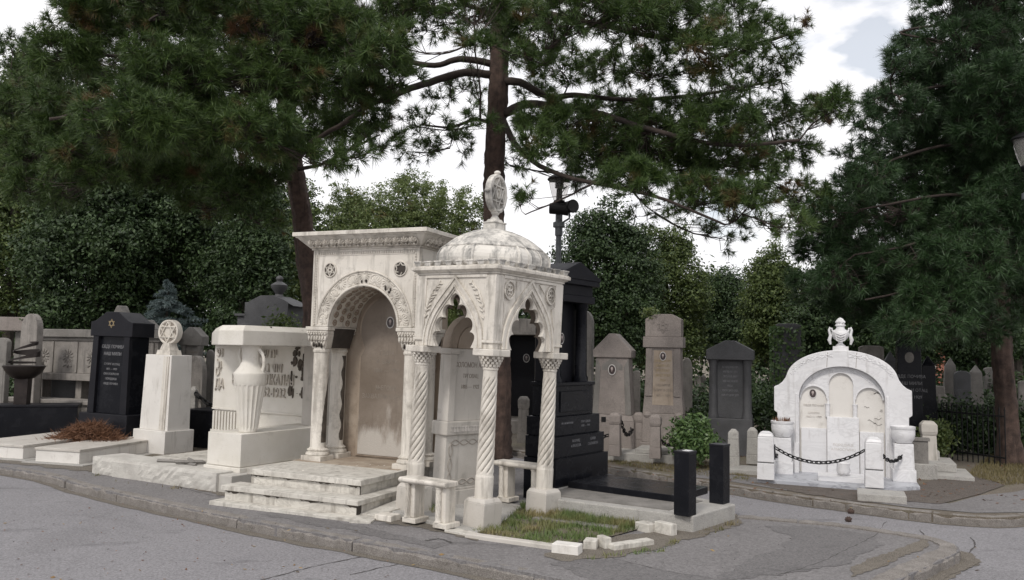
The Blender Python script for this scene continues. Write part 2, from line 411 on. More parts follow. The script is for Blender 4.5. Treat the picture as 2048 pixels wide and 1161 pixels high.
def slab_poly(name, pts, z0, z1, mat):
    b = MB(); b.prismz([(p[0], p[1]) for p in pts], z0, z1); return tag(b.build(name, mat), kind='structure')
slab_poly('pavement', A, -.11, 0, M_['pave'])
farK = [(-16, 34), (-5.5, 19.6), (-.3, 13.9), g2(1210, 932), g2(1360, 956), g2(1560, 988), g2(1700, 1007), g2(1820, 1022), g2(1950, 1034), g2(2048, 1033), g2(2300, 1010), (16, 9.5), (40, 12)]
B = [tuple(p) for p in smooth(farK)]+[(200, 40), (200, 300), (-100, 300)]
slab_poly('cemetery_ground', B, -.11, 0, M_['earth'])
slab_poly('cemetery_ground', [(-26.5, 24), (-13.2, 14.6), (-8, 12.2), (-3, 11.6), (-2, 12.6), (-8.3, 19.3), (-20.5, 33), (-30, 50), (-90, 60)], -.10, .012, M_['earth'])
sheet('pavement_strip', [g2(1345, 952), g2(1450, 962), g2(1560, 980), g2(1700, 1000), g2(1820, 1016), g2(1950, 1027), g2(2060, 1026), g2(2300, 1004), (12, 10), (12, 11), g2(2130, 960), g2(2030, 985), g2(1960, 992), g2(1900, 1008), g2(1800, 1004), g2(1620, 976), g2(1500, 955), g2(1400, 940)], .005, M_['pave'])
sheet('needle_litter', [g2(1800, 1003), g2(1880, 1010), g2(1960, 990), g2(2010, 972), g2(1960, 955), g2(1900, 948), g2(1830, 975)], .009, M_['litter'])
def kerb(path, wd, name='kerb', inside=1, top=.014, step=.9, seed=3):
    rr = random.Random(seed); b = MB(); path = [Vector(p) for p in path]
    # resample
    L_ = [0]
    for i in range(1, len(path)): L_.append(L_[-1]+(path[i]-path[i-1]).length)
    def P(s):
        s = max(0, min(L_[-1]-1e-6, s))
        for i in range(1, len(L_)):
            if L_[i] > s: f = (s-L_[i-1])/(L_[i]-L_[i-1]); return path[i-1].lerp(path[i], f)
        return path[-1]
    s = 0
    while s < L_[-1]-.05:
        l = min(step*rr.uniform(.6, 1.3), L_[-1]-s); g = rr.uniform(.002, .010)
        n = max(5, int(l/.07)); top_z = top+rr.uniform(-.008, .006)
        prev = None; vs = []; fs = []
        for k in range(n+1):
            q = s+g+(l-2*g)*k/n
            p = P(q); t = (P(q+.03)-P(q-.03)).normalized(); nn = Vector((-t.y, t.x))*inside
            jo = rr.uniform(-.014, .010); ji = rr.uniform(-.010, .010); jz = rr.uniform(-.010, .004)
            o0 = p-nn*(.012+jo); o1 = p+nn*(wd+ji)
            c = .022+rr.uniform(0, .014)
            vs += [(o0.x, o0.y, -.13), (o0.x, o0.y, top_z-c+jz), (o0.x+nn.x*c, o0.y+nn.y*c, top_z+jz), (o1.x, o1.y, top_z+jz*.5), (o1.x, o1.y, -.13)]
        for k in range(n):
            for j in range(4): fs.append((k*5+j, k*5+j+1, (k+1)*5+j+1, (k+1)*5+j))
        fs.append((4, 3, 2, 1, 0)); e = n*5; fs.append((e, e+1, e+2, e+3, e+4))
        b.add(vs, fs); s += l
    return tag(b.build(name, M_['kerb']), kind='structure')
kerb(smooth(frontk), .095, inside=1, seed=1, step=1.9, top=.006)
kerb(smooth(tip), .15, inside=1, seed=2, top=.016, step=1.3)
kerb(smooth(backk[:5]), .09, inside=1, seed=5, step=1.6, top=.006)
kerb(smooth(farK), .10, inside=1, seed=4, top=.008, step=2.0)
# gutter dirt along the kerbs: ragged low strips of grit lying on the road
def gutter(path, side, w0, seed, z=ROADZ+.004):
    rr = random.Random(seed); path = smooth(path, 8); a = []; c = []
    for i, p in enumerate(path):
        t = (path[min(i+1, len(path)-1)]-path[max(i-1, 0)]).normalized(); n = Vector((-t.y, t.x))*side
        q = p+n*.02; w_q = .7*w_q+.3*rr.random() if i else .5; r_ = p+n*(.03+w0*w_q)
        a.append((q.x, q.y)); c.append((r_.x, r_.y))
    b = MB(); k = len(a)
    b.add([(x, y, z) for x, y in a]+[(x, y, z) for x, y in c], [(i, i+1, k+i+1, k+i) if side < 0 else (i+1, i, k+i, k+i+1) for i in range(k-1)])
    tag(b.build('gutter_dirt', M_['dirtstrip']), kind='structure')
gutter(frontk[1:], -1, .14, 3); gutter(tip, -1, .20, 5); gutter(farK[2:], -1, .10, 6)

def seam(name, pts, wd, z, seed, mat='seam'):
    rr = random.Random(seed); P = smooth([(gr(*p, z).x, gr(*p, z).y) for p in pts], 14); vs = []
    for i, p in enumerate(P):
        t = (P[min(i+1, len(P)-1)]-P[max(i-1, 0)]).normalized(); n = Vector((-t.y, t.x)); j = .6*j+rr.uniform(-.008, .008) if i else 0; w_ = wd*rr.uniform(.15, .75)
        for q in (p+n*(j-w_), p+n*(j+w_)): vs.append((q.x, q.y, z))
    b = MB(); b.add(vs, [(2*i+1, 2*i, 2*i+2, 2*i+3) for i in range(len(P)-1)]); return tag(b.build(name, M_[mat]), kind='structure')
M_['seam'] = plain('tar_seam', (.055,.05,.048), .9)
seam('road_crack', [(520, 1161), (640, 1130), (760, 1108), (850, 1098), (905, 1102)], .012, ROADZ+.003, 1)
seam('road_crack', [(700, 1150), (800, 1128), (900, 1118), (1000, 1136)], .010, ROADZ+.003, 2)
seam('road_crack', [(1840, 1060), (1872, 1090), (1905, 1088)], .010, ROADZ+.003, 4)
seam('road_crack', [(1870, 1048), (1905, 1035), (1925, 1022)], .012, ROADZ+.003, 5)
seam('road_crack', [(1940, 1075), (1948, 1095), (1900, 1135), (1860, 1158)], .012, ROADZ+.003, 6)
seam('pavement_crack', [(1140, 1102), (1200, 1110), (1330, 1142), (1420, 1156)], .006, .003, 7)
seam('pavement_crack', [(1772, 1042), (1750, 1070), (1700, 1095), (1640, 1125), (1560, 1150)], .009, .003, 8)
seam('pavement_crack', [(1190, 1106), (1215, 1102), (1240, 1110)], .016, .0035, 9)
seam('pavement_crack', [(850, 1082), (880, 1078), (905, 1086)], .022, .003, 10)
seam('pavement_crack', [(200, 950), (330, 968), (430, 992), (560, 1010), (700, 1040)], .008, .003, 11)

def ragged(name, pts, z, mat, seed, amp=.035, kind='structure'):
    rr = random.Random(seed); P = [Vector((gr(*p).x, gr(*p).y)) for p in pts]; out = []
    for i in range(len(P)):
        a, c = P[i], P[(i+1) % len(P)]; n = max(2, int((c-a).length/.05)); d = (c-a).normalized(); nn = Vector((-d.y, d.x)); w_ = 0
        for k in range(n): w_ = .55*w_+rr.uniform(-1, 1)*amp; q = a.lerp(c, k/n)+nn*w_; out.append((q.x, q.y))
    return sheet(name, out, z, mat)
M_['pave2'] = asphalt('older_pavement_patch', (.098,.092,.092), (.150,.143,.144), (.17,.16,.16), .8, .1)
ragged('pavement_patch', [(1530, 1052), (1640, 1055), (1740, 1068), (1765, 1090), (1690, 1128), (1560, 1150), (1410, 1165), (1480, 1130), (1560, 1098), (1580, 1075)], .0025, M_['pave2'], 21, .03)
ragged('pavement_patch', [(1225, 1120), (1330, 1142), (1425, 1158), (1330, 1180), (1180, 1160), (1100, 1128), (1150, 1118)], .0022, M_['pave2'], 22, .03)
ragged('pavement_patch', [(560, 1020), (760, 1062), (900, 1092), (870, 1098), (700, 1062), (520, 1030)], .0022, M_['pave2'], 23, .03)
ragged('road_patch', [(860, 1161), (1010, 1138), (1100, 1168), (1000, 1230), (820, 1200)], ROADZ+.002, M_['pave2'], 24, .03)
ragged('base_dirt', [(180, 944), (300, 958), (430, 990), (470, 1000), (455, 975), (300, 940), (190, 930)], .004, M_['dirtstrip'], 1)
ragged('base_dirt', [(-20, 925), (60, 932), (180, 944), (240, 935), (120, 915), (0, 905)], .0045, M_['dirtstrip'], 2)
ragged('base_dirt', [(735, 1040), (830, 1055), (950, 1082), (975, 1075), (960, 1040), (800, 1000)], .004, M_['dirtstrip'], 3)
ragged('base_dirt', [(1090, 1112), (1140, 1124), (1215, 1116), (1330, 1098), (1362, 1080), (1400, 1078), (1485, 1046), (1470, 1030), (1380, 1050), (1200, 1080)], .004, M_['dirtstrip'], 4, .03)
ragged('base_dirt', [(1500, 968), (1620, 990), (1730, 1006), (1810, 1010), (1850, 990), (1830, 960), (1600, 950)], .006, M_['litter'], 5)
ragged('base_dirt', [(1850, 1158), (1900, 1130), (1958, 1108), (1945, 1092), (1905, 1088), (1880, 1120), (1800, 1160)], -.0825, M_['dirtstrip'], 6, .02)
ragged('base_dirt', [(1700, 1155), (1790, 1122), (1860, 1092), (1850, 1080), (1790, 1100), (1700, 1135)], .004, M_['dirtstrip'], 7, .02)

# ================================================================ HELPERS FOR STONES
def star_bars(b, cx, cz, r, y0, y1, wd):
    """six-pointed star of two bar triangles, in the x,z plane"""
    for k in (0, 1):
        pts = [(cx+r*sin(2*pi*i/3+k*pi), cz+r*cos(2*pi*i/3+k*pi)) for i in range(3)]
        inn = [(cx+(r-2*wd)*sin(2*pi*i/3+k*pi), cz+(r-2*wd)*cos(2*pi*i/3+k*pi)) for i in range(3)]
        dy = .0015*k
        for i in range(3):
            j = (i+1) % 3
            b.prism([pts[i], pts[j], inn[j], inn[i]], y0-dy, y1+dy)
def ring(b, cx, cz, r0, r1, y0, y1, n=40, sz=1.0, a0=0, a1=2*pi):
    full = abs(a1-a0-2*pi) < 1e-6
    for i in range(n):
        a = a0+(a1-a0)*i/n; c = a0+(a1-a0)*(i+1)/n
        b.prism([(cx+r0*cos(a), cz+sz*r0*sin(a)), (cx+r1*cos(a), cz+sz*r1*sin(a)), (cx+r1*cos(c), cz+sz*r1*sin(c)), (cx+r0*cos(c), cz+sz*r0*sin(c))], y0, y1)
def ring_mesh(b, cx, cz, prof, n=48, sz=1.0, a0=0, a1=2*pi):
    """sweep a closed profile (dr, y) round a centre in the x,z plane"""
    full = abs(a1-a0-2*pi) < 1e-6; m = len(prof); K = n if full else n+1
    vs = []; fs = []
    for i in range(K):
        a = a0+(a1-a0)*i/n
        for r, y in prof: vs.append((cx+r*cos(a), y, cz+sz*r*sin(a)))
    for i in range(n):
        i2 = (i+1) % K if full else i+1
        for j in range(m):
            j2 = (j+1) % m
            fs.append((i*m+j, i*m+j2, i2*m+j2, i2*m+j))
    if not full: fs.append(tuple(range(m-1, -1, -1))); fs.append(tuple((K-1)*m+j for j in range(m)))
    b.add(vs, fs)
def oval(b, cx, cz, rx, rz, y0, y1, n=28):
    b.prism([(cx+rx*cos(2*pi*k/n), cz+rz*sin(2*pi*k/n)) for k in range(n)], y0, y1)
def portrait(par, cx, cz, y, rx=.035, rz=.047):
    """oval porcelain portrait: rim, dark ground and a small face and shoulders"""
    b = MB(); oval(b, cx, cz, rx, rz, y-.008, y); o = b.build('portrait_medallion', M_['porcelain'], par)
    b = MB(); oval(b, cx, cz, rx*.84, rz*.84, y-.010, y-.0082); b.build('portrait_ground', M_['photo'], o)
    b = MB(); oval(b, cx, cz+rz*.22, rx*.30, rz*.30, y-.0115, y-.0102, 14)
    b.prism([(cx-rx*.16, cz-rz*.12), (cx+rx*.16, cz-rz*.12), (cx, cz-rz*.42)], y-.0115, y-.0102); b.build('portrait_face', M_['skin'], o)
    return o
HEB = ['פה נטמן האיש הישר', 'איש תם וישר הולך', 'בדרך טובים נפטר', 'בשם טוב ביום שבת', 'תנצבה', 'נפטרה בשיבה טובה', 'אשת חיל עטרת בעלה']
def lines(par, cx, z1, y, wd, n, size, mat, dz=None, kind='heb', first=0, sx=.9):
    pool = HEB if kind == 'heb' else ['ОВДЕ ПОЧИВА', 'НАШ МИЛИ', 'СУПРУГ И ОТАЦ', '1871 — 1929', 'ОЖАЛОШЋЕНИ', 'ПОРОДИЦА']
    body = '\n'.join(pool[(first+i) % len(pool)] for i in range(n))
    t = text(body, size, mat, par, (cx, y, z1), ext=.002, sx=sx, sl=(dz/size if dz else 1.0)); return t

# ================================================================ THE DOMED CANOPY TOMB (centre)
PV = thing('canopy_tomb', 'white marble domed canopy on three spiral columns, with cusped arches and a star finial', 'tomb', (-.288, 8.234, 0), -40, lean=2.0)
S_ = .45
def spiral_column(cx, cy):
    n, m = 72, 120; z0, z1 = .27, 1.425
    vs, fs = [], []
    for j in range(m+1):
        z = z0+(z1-z0)*j/m; f = (z-z0)/(z1-z0)
        rad = .082-.017*f
        if z < .47: rad = .084-.0*f
        groove = 1 if .50 < z < 1.35 else 0
        for k in range(n):
            a = 2*pi*k/n
            ph = (a*8/(2*pi)-z*12.5) % 1.0
            d = abs(ph-.5)*2
            r = rad-groove*.012*(1-(1-d)/.30)**.7 if (1-d) < .30 else rad+groove*.002*sin(pi*ph)
            vs.append((cx+r*cos(a), cy+r*sin(a), z))
    for j in range(m):
        for k in range(n):
            k2 = (k+1) % n; fs.append((j*n+k, j*n+k2, (j+1)*n+k2, (j+1)*n+k))
    return MB().add(vs, fs)
def groove_lines(cx, cy, par):  # thin dark tubes laid in the spiral grooves so the lines stand out
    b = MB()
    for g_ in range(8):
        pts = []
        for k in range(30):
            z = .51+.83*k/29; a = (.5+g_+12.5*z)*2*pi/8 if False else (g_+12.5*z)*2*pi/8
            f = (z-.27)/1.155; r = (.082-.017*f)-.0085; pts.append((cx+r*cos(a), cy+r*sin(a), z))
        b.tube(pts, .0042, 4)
    b.build('dark_groove_line', M_['groove'], par)
for cx, cy in ((-S_, -S_), (S_, -S_), (S_, S_)):
    c = spiral_column(cx, cy).build('column', M_['marble'], PV, smooth=True, auto=60); groove_lines(cx, cy, c)
    b = MB(); b.tbox(cx, cy, -.03, .235, .25, .25, .245, .245); b.tbox(cx, cy, .235, .27, .245, .245, .20, .20)
    b.build('pedestal', M_['marble_grey'], c, bevel=.006)
    b = MB()
    b.lathe([(.066, 1.42), (.072, 1.425), (.072, 1.44), (.066, 1.447), (.075, 1.50), (.100, 1.548)], 32, cx, cy)
    for row in range(4):                                              # honeycomb blocks of the capital
        zz = 1.452+row*.024; rr_ = .072+row*.0105; nn = 14
        for k in range(nn):
            a = 2*pi*(k+(row % 2)*.5)/nn
            b.M = Matrix.Translation((cx, cy, zz)) @ Matrix.Rotation(a, 4, 'Z')
            b.tbox(rr_, 0, 0, .022, .022, .022, .030, .028)
        b.M = None
    b.build('capital', M_['marble'], c)
    b = MB(); b.box(cx-.125, cx+.125, cy-.125, cy+.125, 1.548, 1.612); b.build('abacus', M_['marble'], c, bevel=.008)

def ogee(w_, h, n=20, z0=0.0):
    """right half of an ogee curve from (w,0) to (0,h)"""
    P0, P1, P2, P3 = (w_, 0), (w_*1.03, h*.50), (w_*.42, h*.72), (0, h)
    out = []
    for i in range(n+1):
        t = i/n; a, b_, c, d = (1-t)**3, 3*t*(1-t)**2, 3*t*t*(1-t), t**3
        out.append((a*P0[0]+b_*P1[0]+c*P2[0]+d*P3[0], z0+a*P0[1]+b_*P1[1]+c*P2[1]+d*P3[1]))
    return out
def full_ogee(w_, h, z0=0.0, n=20):
    r_ = ogee(w_, h, n, z0); l_ = [(-x, z) for x, z in r_[::-1]]
    return r_+l_[1:]                                                    # right foot -> apex -> left foot
def foiled(w_, h, z0, lobes=9, amp=.05):
    base = full_ogee(w_, h, z0, 60)
    Ls = [0]
    for i in range(1, len(base)): Ls.append(Ls[-1]+hypot(base[i][0]-base[i-1][0], base[i][1]-base[i-1][1]))
    T = Ls[-1]; out = []; n = lobes*12
    def at_(s):
        for i in range(1, len(Ls)):
            if Ls[i] >= s-1e-9:
                f = (s-Ls[i-1])/max(1e-9, Ls[i]-Ls[i-1]); return (base[i-1][0]+(base[i][0]-base[i-1][0])*f, base[i-1][1]+(base[i][1]-base[i-1][1])*f)
        return base[-1]
    for i in range(n+1):
        s = T*i/n; p = at_(s); q0 = at_(max(0, s-T*.02)); q1 = at_(min(T, s+T*.02))
        dx, dz = q1[0]-q0[0], q1[1]-q0[1]; l = hypot(dx, dz); nx, nz_ = dz/l, -dx/l
        k = abs(sin(pi*lobes*i/n))**.55*amp
        fade = min(1, 8*min(i, n-i)/n+.2)
        out.append((p[0]+nx*k*fade, p[1]+nz_*k*fade))
    return out
Z0, ZT, EX, ZB = 1.612, 2.305, .51, 2.21
def canopy_wall(mat_, carved):
    """one arched side as (wall, moulding) in x,z with its outer face at y=-EX"""
    wall = MB(); op = foiled(.228, .455, Z0, 7, .060)
    op[0] = (op[0][0], Z0); op[-1] = (op[-1][0], Z0)
    wall.prism([(.345, Z0)]+op+[(-.345, Z0), (-EX+.0, Z0+.0), (-EX, ZT), (EX, ZT), (EX, Z0)] if False else [(EX-.09, Z0)]+op+[(-EX+.09, Z0), (-EX+.09, ZT), (EX-.09, ZT)], -EX+.005, -EX+.050)
    mo = MB()
    def band(w0, h0, w1, h1, y0, y1):
        a = full_ogee(w0, h0, Z0+.004); c = full_ogee(w1, h1, Z0+.004)
        k = len(a)
        for i in range(k-1): mo.prism([a[i], a[i+1], c[i+1], c[i]], y0, y1)
    band(.372, .650, .392, .680, -EX-.020, -EX+.02)
    band(.336, .595, .372, .650, -EX-.009, -EX+.02)
    band(.318, .572, .336, .595, -EX-.022, -EX+.02)
    band(.300, .548, .318, .572, -EX-.006, -EX+.02)
    # raised frame round the spandrels
    mo.box(-.405, .405, -EX-.010, -EX+.02, ZT-.03, ZT-.004)
    return wall, mo
walls = []
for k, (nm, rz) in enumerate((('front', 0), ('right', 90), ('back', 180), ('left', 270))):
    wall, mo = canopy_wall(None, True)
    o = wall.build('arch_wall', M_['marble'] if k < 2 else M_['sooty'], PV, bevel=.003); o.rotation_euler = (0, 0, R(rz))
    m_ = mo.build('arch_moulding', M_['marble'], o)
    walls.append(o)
# corner piers between the arches, with a small ledge at the foot
for sx, sy in ((-1, -1), (1, -1), (1, 1), (-1, 1)):
    b = MB(); x, y = sx*(EX-.055), sy*(EX-.055)
    b.tbox(x, y, Z0, ZT, .11, .11)
    b.tbox(x, y, Z0+.055, Z0+.08, .145, .145); b.tbox(x, y, Z0+.08, ZT-.012, .124, .124)
    b.build('corner_pier', M_['marble'], PV, bevel=.004)
# leaf sprays on the front spandrels, cusped rosettes on the right ones
def face_front(): return Matrix.Identity(4)
for sx in (-1, 1):
    b = MB(); P = [(sx*(.335-.06*i/8-.012*i), ZT-.36+.032*i) for i in range(9)]
    b.tube([(sx*.392, -EX-.0, ZT-.42), (sx*.37, -EX-.002, ZT-.30), (sx*.31, -EX-.002, ZT-.16), (sx*.21, -EX, ZT-.08)], .007, 5)
    for i in range(9):
        t = i/8+.02*sin(i*2.3); x = sx*(.392-.18*t**1.5); z = ZT-.42+.34*t**.85
        for sd in (-1, 1):
            a = (pi/2+sx*(.35+.7*t))+sd*(.55+.15*sin(i*1.7)); q_ = (.020+.012*sin(pi*min(1, t+.15)))*(1 if sd*sx > 0 else .75)
            c = (x+q_*cos(a), -EX-.002, z+q_*sin(a))
            b.ell(c, (q_*1.15, .012, .0075), 8, 5, Matrix.Rotation(-a, 3, 'Y'))
    b.build('leaf_carving', M_['marble'], walls[0], smooth=True)
for sx in (-1, 1):
    b = MB()
    cx, cz = sx*.318, ZT-.135
    ring_mesh(b, cx, cz, [(.062, -EX-.0), (.062, -EX-.016), (.074, -EX-.016), (.074, -EX-.0)], 32, 1.25)
    for k in range(4):
        a = pi/4+k*pi/2
        ring_mesh(b, cx+.026*cos(a), cz+.032*sin(a), [(.016, -EX), (.016, -EX-.012), (.023, -EX-.012), (.023, -EX)], 16)
    b.ell((cx, -EX, cz), (.014, .012, .014))
    b.prism([(cx-sx*.10, ZT-.045), (cx-sx*.19, ZT-.045), (cx-sx*.10, ZT-.13)], -EX-.008, -EX+.02)
    b.prism([(cx+sx*.02, ZT-.27), (cx+sx*.07, ZT-.25), (cx+sx*.07, ZT-.46)], -EX-.008, -EX+.02)
    b.build('rosette_carving', M_['marble'], walls[1])
# cornice with a toothed crest
b = MB()
for z0, z1, e0, e1 in ((ZT, ZT+.018, .525, .525), (ZT+.018, ZT+.040, .53, .562), (ZT+.040, ZT+.072, .568, .568), (ZT+.072, ZT+.086, .56, .552)):
    b.tbox(0, 0, z0, z1, 2*e0, 2*e0, 2*e1, 2*e1)
cor = b.build('cornice', M_['marble'], PV, bevel=.005)
b = MB(); nT = 8
for rz in range(4):
    b.M = Matrix.Rotation(rz*pi/2, 4, 'Z')
    for k in range(nT):
        x = -.56+(k+.5)*1.12/nT
        b.tbox(x, -.530, ZT+.083, ZT+.118, .062, .05, .088, .05, oy=-.006)
        b.tbox(x, -.534, ZT+.118, ZT+.132, .092, .066)
b.M = None
b.build('crest', M_['marble_dome'], cor, bevel=.003)
# octagonal cushion dome in two tiers
DO = pi/8
b = MB()
pr = [(.572, ZB+.19), (.590, ZB+.23), (.594, ZB+.265), (.588, ZB+.30), (.570, ZB+.335), (.545, ZB+.362), (.512, ZB+.385)]
b.lathe(pr, 8, off=DO)
low = b.build('dome_drum', M_['marble_dome'], PV, bevel=.006)
b = MB(); b.lathe([(.520, ZB+.380), (.524, ZB+.392), (.512, ZB+.402), (.47, ZB+.435), (.42, ZB+.472), (.36, ZB+.508), (.28, ZB+.545), (.19, ZB+.578), (.10, ZB+.602), (.08, ZB+.607)], 8, off=DO)
up = b.build('dome_cap', M_['marble_dome'], PV, smooth=True, auto=12)
b = MB()
for k in range(8):
    a = DO+k*pi/4
    b.tube([(r*cos(a)*1.004, r*sin(a)*1.004, z) for r, z in pr], .010, 6)
    a2 = k*pi/4
    if k % 2 == 0:
        for da in (-.17, .17):
            b.tube([(r*cos(pi/8)*cos(a2+da)/cos(da)*1.003, r*cos(pi/8)*sin(a2+da)/cos(da)*1.003, z) for r, z in pr], .008, 5)
b.build('dome_ribs', M_['marble_dome'], low, smooth=True)
# finial: stepped pedestal, neck, pierced star wheel
b = MB(); z = ZB+.60
b.tbox(0, 0, z-.01, z+.06, .165, .165, .16, .16); b.tbox(0, 0, z+.06, z+.075, .175, .175); b.tbox(0, 0, z+.075, z+.105, .13, .13, .10, .10)
b.lathe([(.05, z+.10), (.045, z+.115), (.03, z+.14), (.033, z+.165), (.05, z+.19)], 20)
fin = b.build('finial', M_['marble_dome'], PV, bevel=.004)
b = MB(); fz = z+.365; b.M = Matrix.Rotation(pi/2+R(15), 4, 'Z')
ring_mesh(b, 0, fz, [(.168, -.034), (.194, -.030), (.200, 0), (.194, .030), (.168, .034), (.160, .024), (.160, -.024)], 56)
star_bars(b, 0, fz, .168, -.026, .026, .0125)
ring_mesh(b, 0, fz, [(.036, -.03), (.050, -.03), (.050, .03), (.036, .03)], 24); b.ell((0, 0, fz), (.034, .02, .034), 12, 8)
for a in (0, pi): b.ell((.208*cos(a), 0, fz+.208*sin(a)), (.02, .03, .022))
b.ell((0, 0, fz+.215), (.035, .035, .024), 12, 6); b.ell((0, 0, fz-.195), (.06, .04, .03), 12, 6); b.M = None
b.build('star_wheel', M_['marble_dome'], fin, smooth=True)
# the inscribed stele under the canopy
SX0, SX1, SY0, SY1 = -.56, -.40, -.10, .56
b = MB()
b.box(SX0-.03, SX1+.03, SY0-.03, SY1+.03, -.02, .16); b.box(SX0-.012, SX1+.012, SY0-.012, SY1+.012, .16, .185)
b.box(SX0, SX1, SY0, SY1, .185, .72)
b.build('stele_base', M_['marble_grey'], PV, bevel=.006)
b = MB(); b.box(SX0-.03, SX1+.03, SY0-.03, SY1+.03, .72, .86); bandp = b.build('stele_band', M_['marble_grey'], PV, bevel=.01)
b = MB(); b.box(SX0+.02, SX1-.02, SY0+.015, SY1-.015, .86, 1.60)
for y0, y1 in ((SY0+.0, SY0+.09), (SY1-.09, SY1)): b.box(SX0+.01, SX1+.004, y0, y1, .86, 1.54)
b.box(SX0, SX1+.015, SY0-.012, SY0+.11, 1.54, 1.60); b.box(SX0, SX1+.015, SY1-.11, SY1+.012, 1.54, 1.60)
ym = (SY0+SY1)/2
b.build('stele_shaft', M_['marble_grey'], PV, bevel=.005)
b = MB(); b.prismx([(SY0+.0, 1.601)]+[(ym-.33*cos(pi*k/24), 1.62+.33*sin(pi*k/24)) for k in range(25)]+[(SY1, 1.601)], SX0+.03, SX1-.03)
b.prismx([(ym-.215, 1.602)]+[(ym-.215*cos(pi*k/24), 1.62+.22*sin(pi*k/24)) for k in range(25)]+[(ym+.215, 1.602)], SX1-.035, SX1-.018)
b.build('stele_head', M_['marble_brown'], PV, bevel=.004)
# raised interlace strapwork of the base, letters of the band
b = MB(); X = SX1+.002
def strap(p, q, n, amp, ph):
    out = []
    for i in range(n+1):
        t = i/n; s = amp*abs(sin(pi*t*n/8))*(1 if ph else -1)
        d = Vector(q)-Vector(p); nn = Vector((0, -d.z, d.y)).normalized()
        out.append(Vector(p)+d*t+nn*s)
    return out
for (p, q, n) in (((X, SY0+.07, .64), (X, SY1-.07, .64), 32), ((X, SY0+.07, .20), (X, SY0+.07, .64), 24), ((X, SY1-.07, .20), (X, SY1-.07, .64), 24), ((X, SY0+.07, .24), (X, SY1-.07, .24), 32)):
    for ph in (0, 1): b.tube(strap(p, q, n, .026, ph), .0065, 5)
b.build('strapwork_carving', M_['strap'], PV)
b = MB()
for k in range(15):
    y = SY0+.03+k*.041
    b.box(SX1+.028, SX1+.036, y, y+.012, .755, .80); b.box(SX1+.028, SX1+.036, y-.006, y+.028, .80, .812)
    b.box(SX1+.028, SX1+.036, y+.018, y+.026, .752, .79)
b.build('band_carving', M_['engrave_l'], bandp)
for s_, z, sz in (('СОЛОМОН А. Л.', 1.41, .075), ('ТРГОВАЦ', 1.30, .06), ('1885 — 1922', 1.19, .06)):
    text(s_, sz, M_['engrave'], PV, (SX1+.0-.019, ym-.0, z), (pi/2, 0, pi/2), ext=.0015, sx=.85)
# floor sheet of the canopy
b = MB(); b.box(-.66, .60, -.70, .62, -.04, .02); b.box(.60, .9, -.60, .60, -.04, .012)
b.build('floor_slab', M_['conc'], PV, bevel=.006)

# two small benches
def bench(name, label, loc, rz, L=.56, H=.405, D=.19):
    t = thing(name, label, 'bench', loc, rz, 'stone benches of the canopy tomb')
    b = MB()
    prof = [(-D/2+.012, H-.05), (D/2-.012, H-.05), (D/2+.006, H-.03), (D/2+.004, H-.008), (D/2-.012, H), (-D/2+.012, H), (-D/2-.004, H-.008), (-D/2-.006, H-.03)]
    b.prismx(prof, -L/2, L/2); b.build('seat', M_['marble'], t, bevel=.010, seg=3)
    for sx in (-1, 1):
        x = sx*(L/2-.095)
        b = MB(); b.tbox(x+.028, .02, 0, .045, .16, .19); b.tbox(x+.028, .03, .045, H-.05, .07, .14); lg = b.build('leg', M_['marble'], t, bevel=.005)
        n, m = 36, 60; vs, fs = [], []
        for j in range(m+1):
            z = .045+(H-.095)*j/m
            for k in range(n):
                a = 2*pi*k/n; ph = (a*5/(2*pi)+z*14) % 1; d = min(ph, 1-ph)
                g_ = 1 if .08 < z < H-.10 else 0
                r = .028-g_*.007*max(0, 1-d/.2); r += .006 if z < .06 or z > H-.065 else 0
                vs.append((x-.008+r*cos(a), -.05+r*sin(a), z))
        for j in range(m):
            for k in range(n): k2 = (k+1) % n; fs.append((j*n+k, j*n+k2, (j+1)*n+k2, (j+1)*n+k))
        MB().add(vs, fs).build('spiral_shaft', M_['marble'], lg, smooth=True, auto=50)
    return t
bench('stone_bench', 'white marble bench in front of the canopy, between its left and middle spiral columns', (-.73, 7.60, .02), -36)
bench('stone_bench', 'white marble bench on twisted legs at the back of the canopy, behind its right column', (.13, 8.72, .02), -36, L=.60, H=.42)

# ================================================================ THE ARCHED PORTAL TOMB
PT = thing('portal_tomb', 'tall marble portal tomb with round carved arch, star roundels and palmette cornice above steps', 'tomb', (-1.66, 9.15, 0), -24, lean=.4)
PDp = .55
b = MB(); ro = .45; zs = 1.83; zt = 2.70
arc = [(ro*cos(pi*k/40), zs+ro*sin(pi*k/40)) for k in range(41)]
b.prism([(.70, zs)]+arc+[(-.70, zs), (-.70, zt), (.70, zt)], 0, PDp)
fr = b.build('arch_block', M_['marble'], PT, bevel=.005)
# edge strips with beads down both sides and along the top
b = MB()
for x0, x1 in ((-.70, -.672), (.672, .70)): b.box(x0, x1, -.008, .01, zs, zt)
for x0, x1 in ((-.640, -.628), (.628, .640)): b.box(x0, x1, -.006, .01, zs, zt-.07)
b.box(-.672, .672, -.008, .01, zt-.022, zt); b.box(-.628, .628, -.006, .01, zt-.066, zt-.056)
b.box(.692, .706, .02, .05, zs, zt-.02); b.box(.692, .706, PDp-.05, PDp-.02, zs, zt-.02)
for k in range(27):
    z = zs+.02+k*.030
    for x in (-.656, .656): b.tbox(x, -.002, z, z+.016, .018, .02, .012, .02)
for k in range(43):
    x = -.63+k*.030; b.tbox(x, -.002, zt-.052, zt-.028, .016, .02, .012, .02)
for k in range(27):
    z = zs+.02+k*.030; b.tbox(.699, .05, z, z+.016, .014, .018, .014, .012)
b.build('bead_border', M_['marble'], fr)
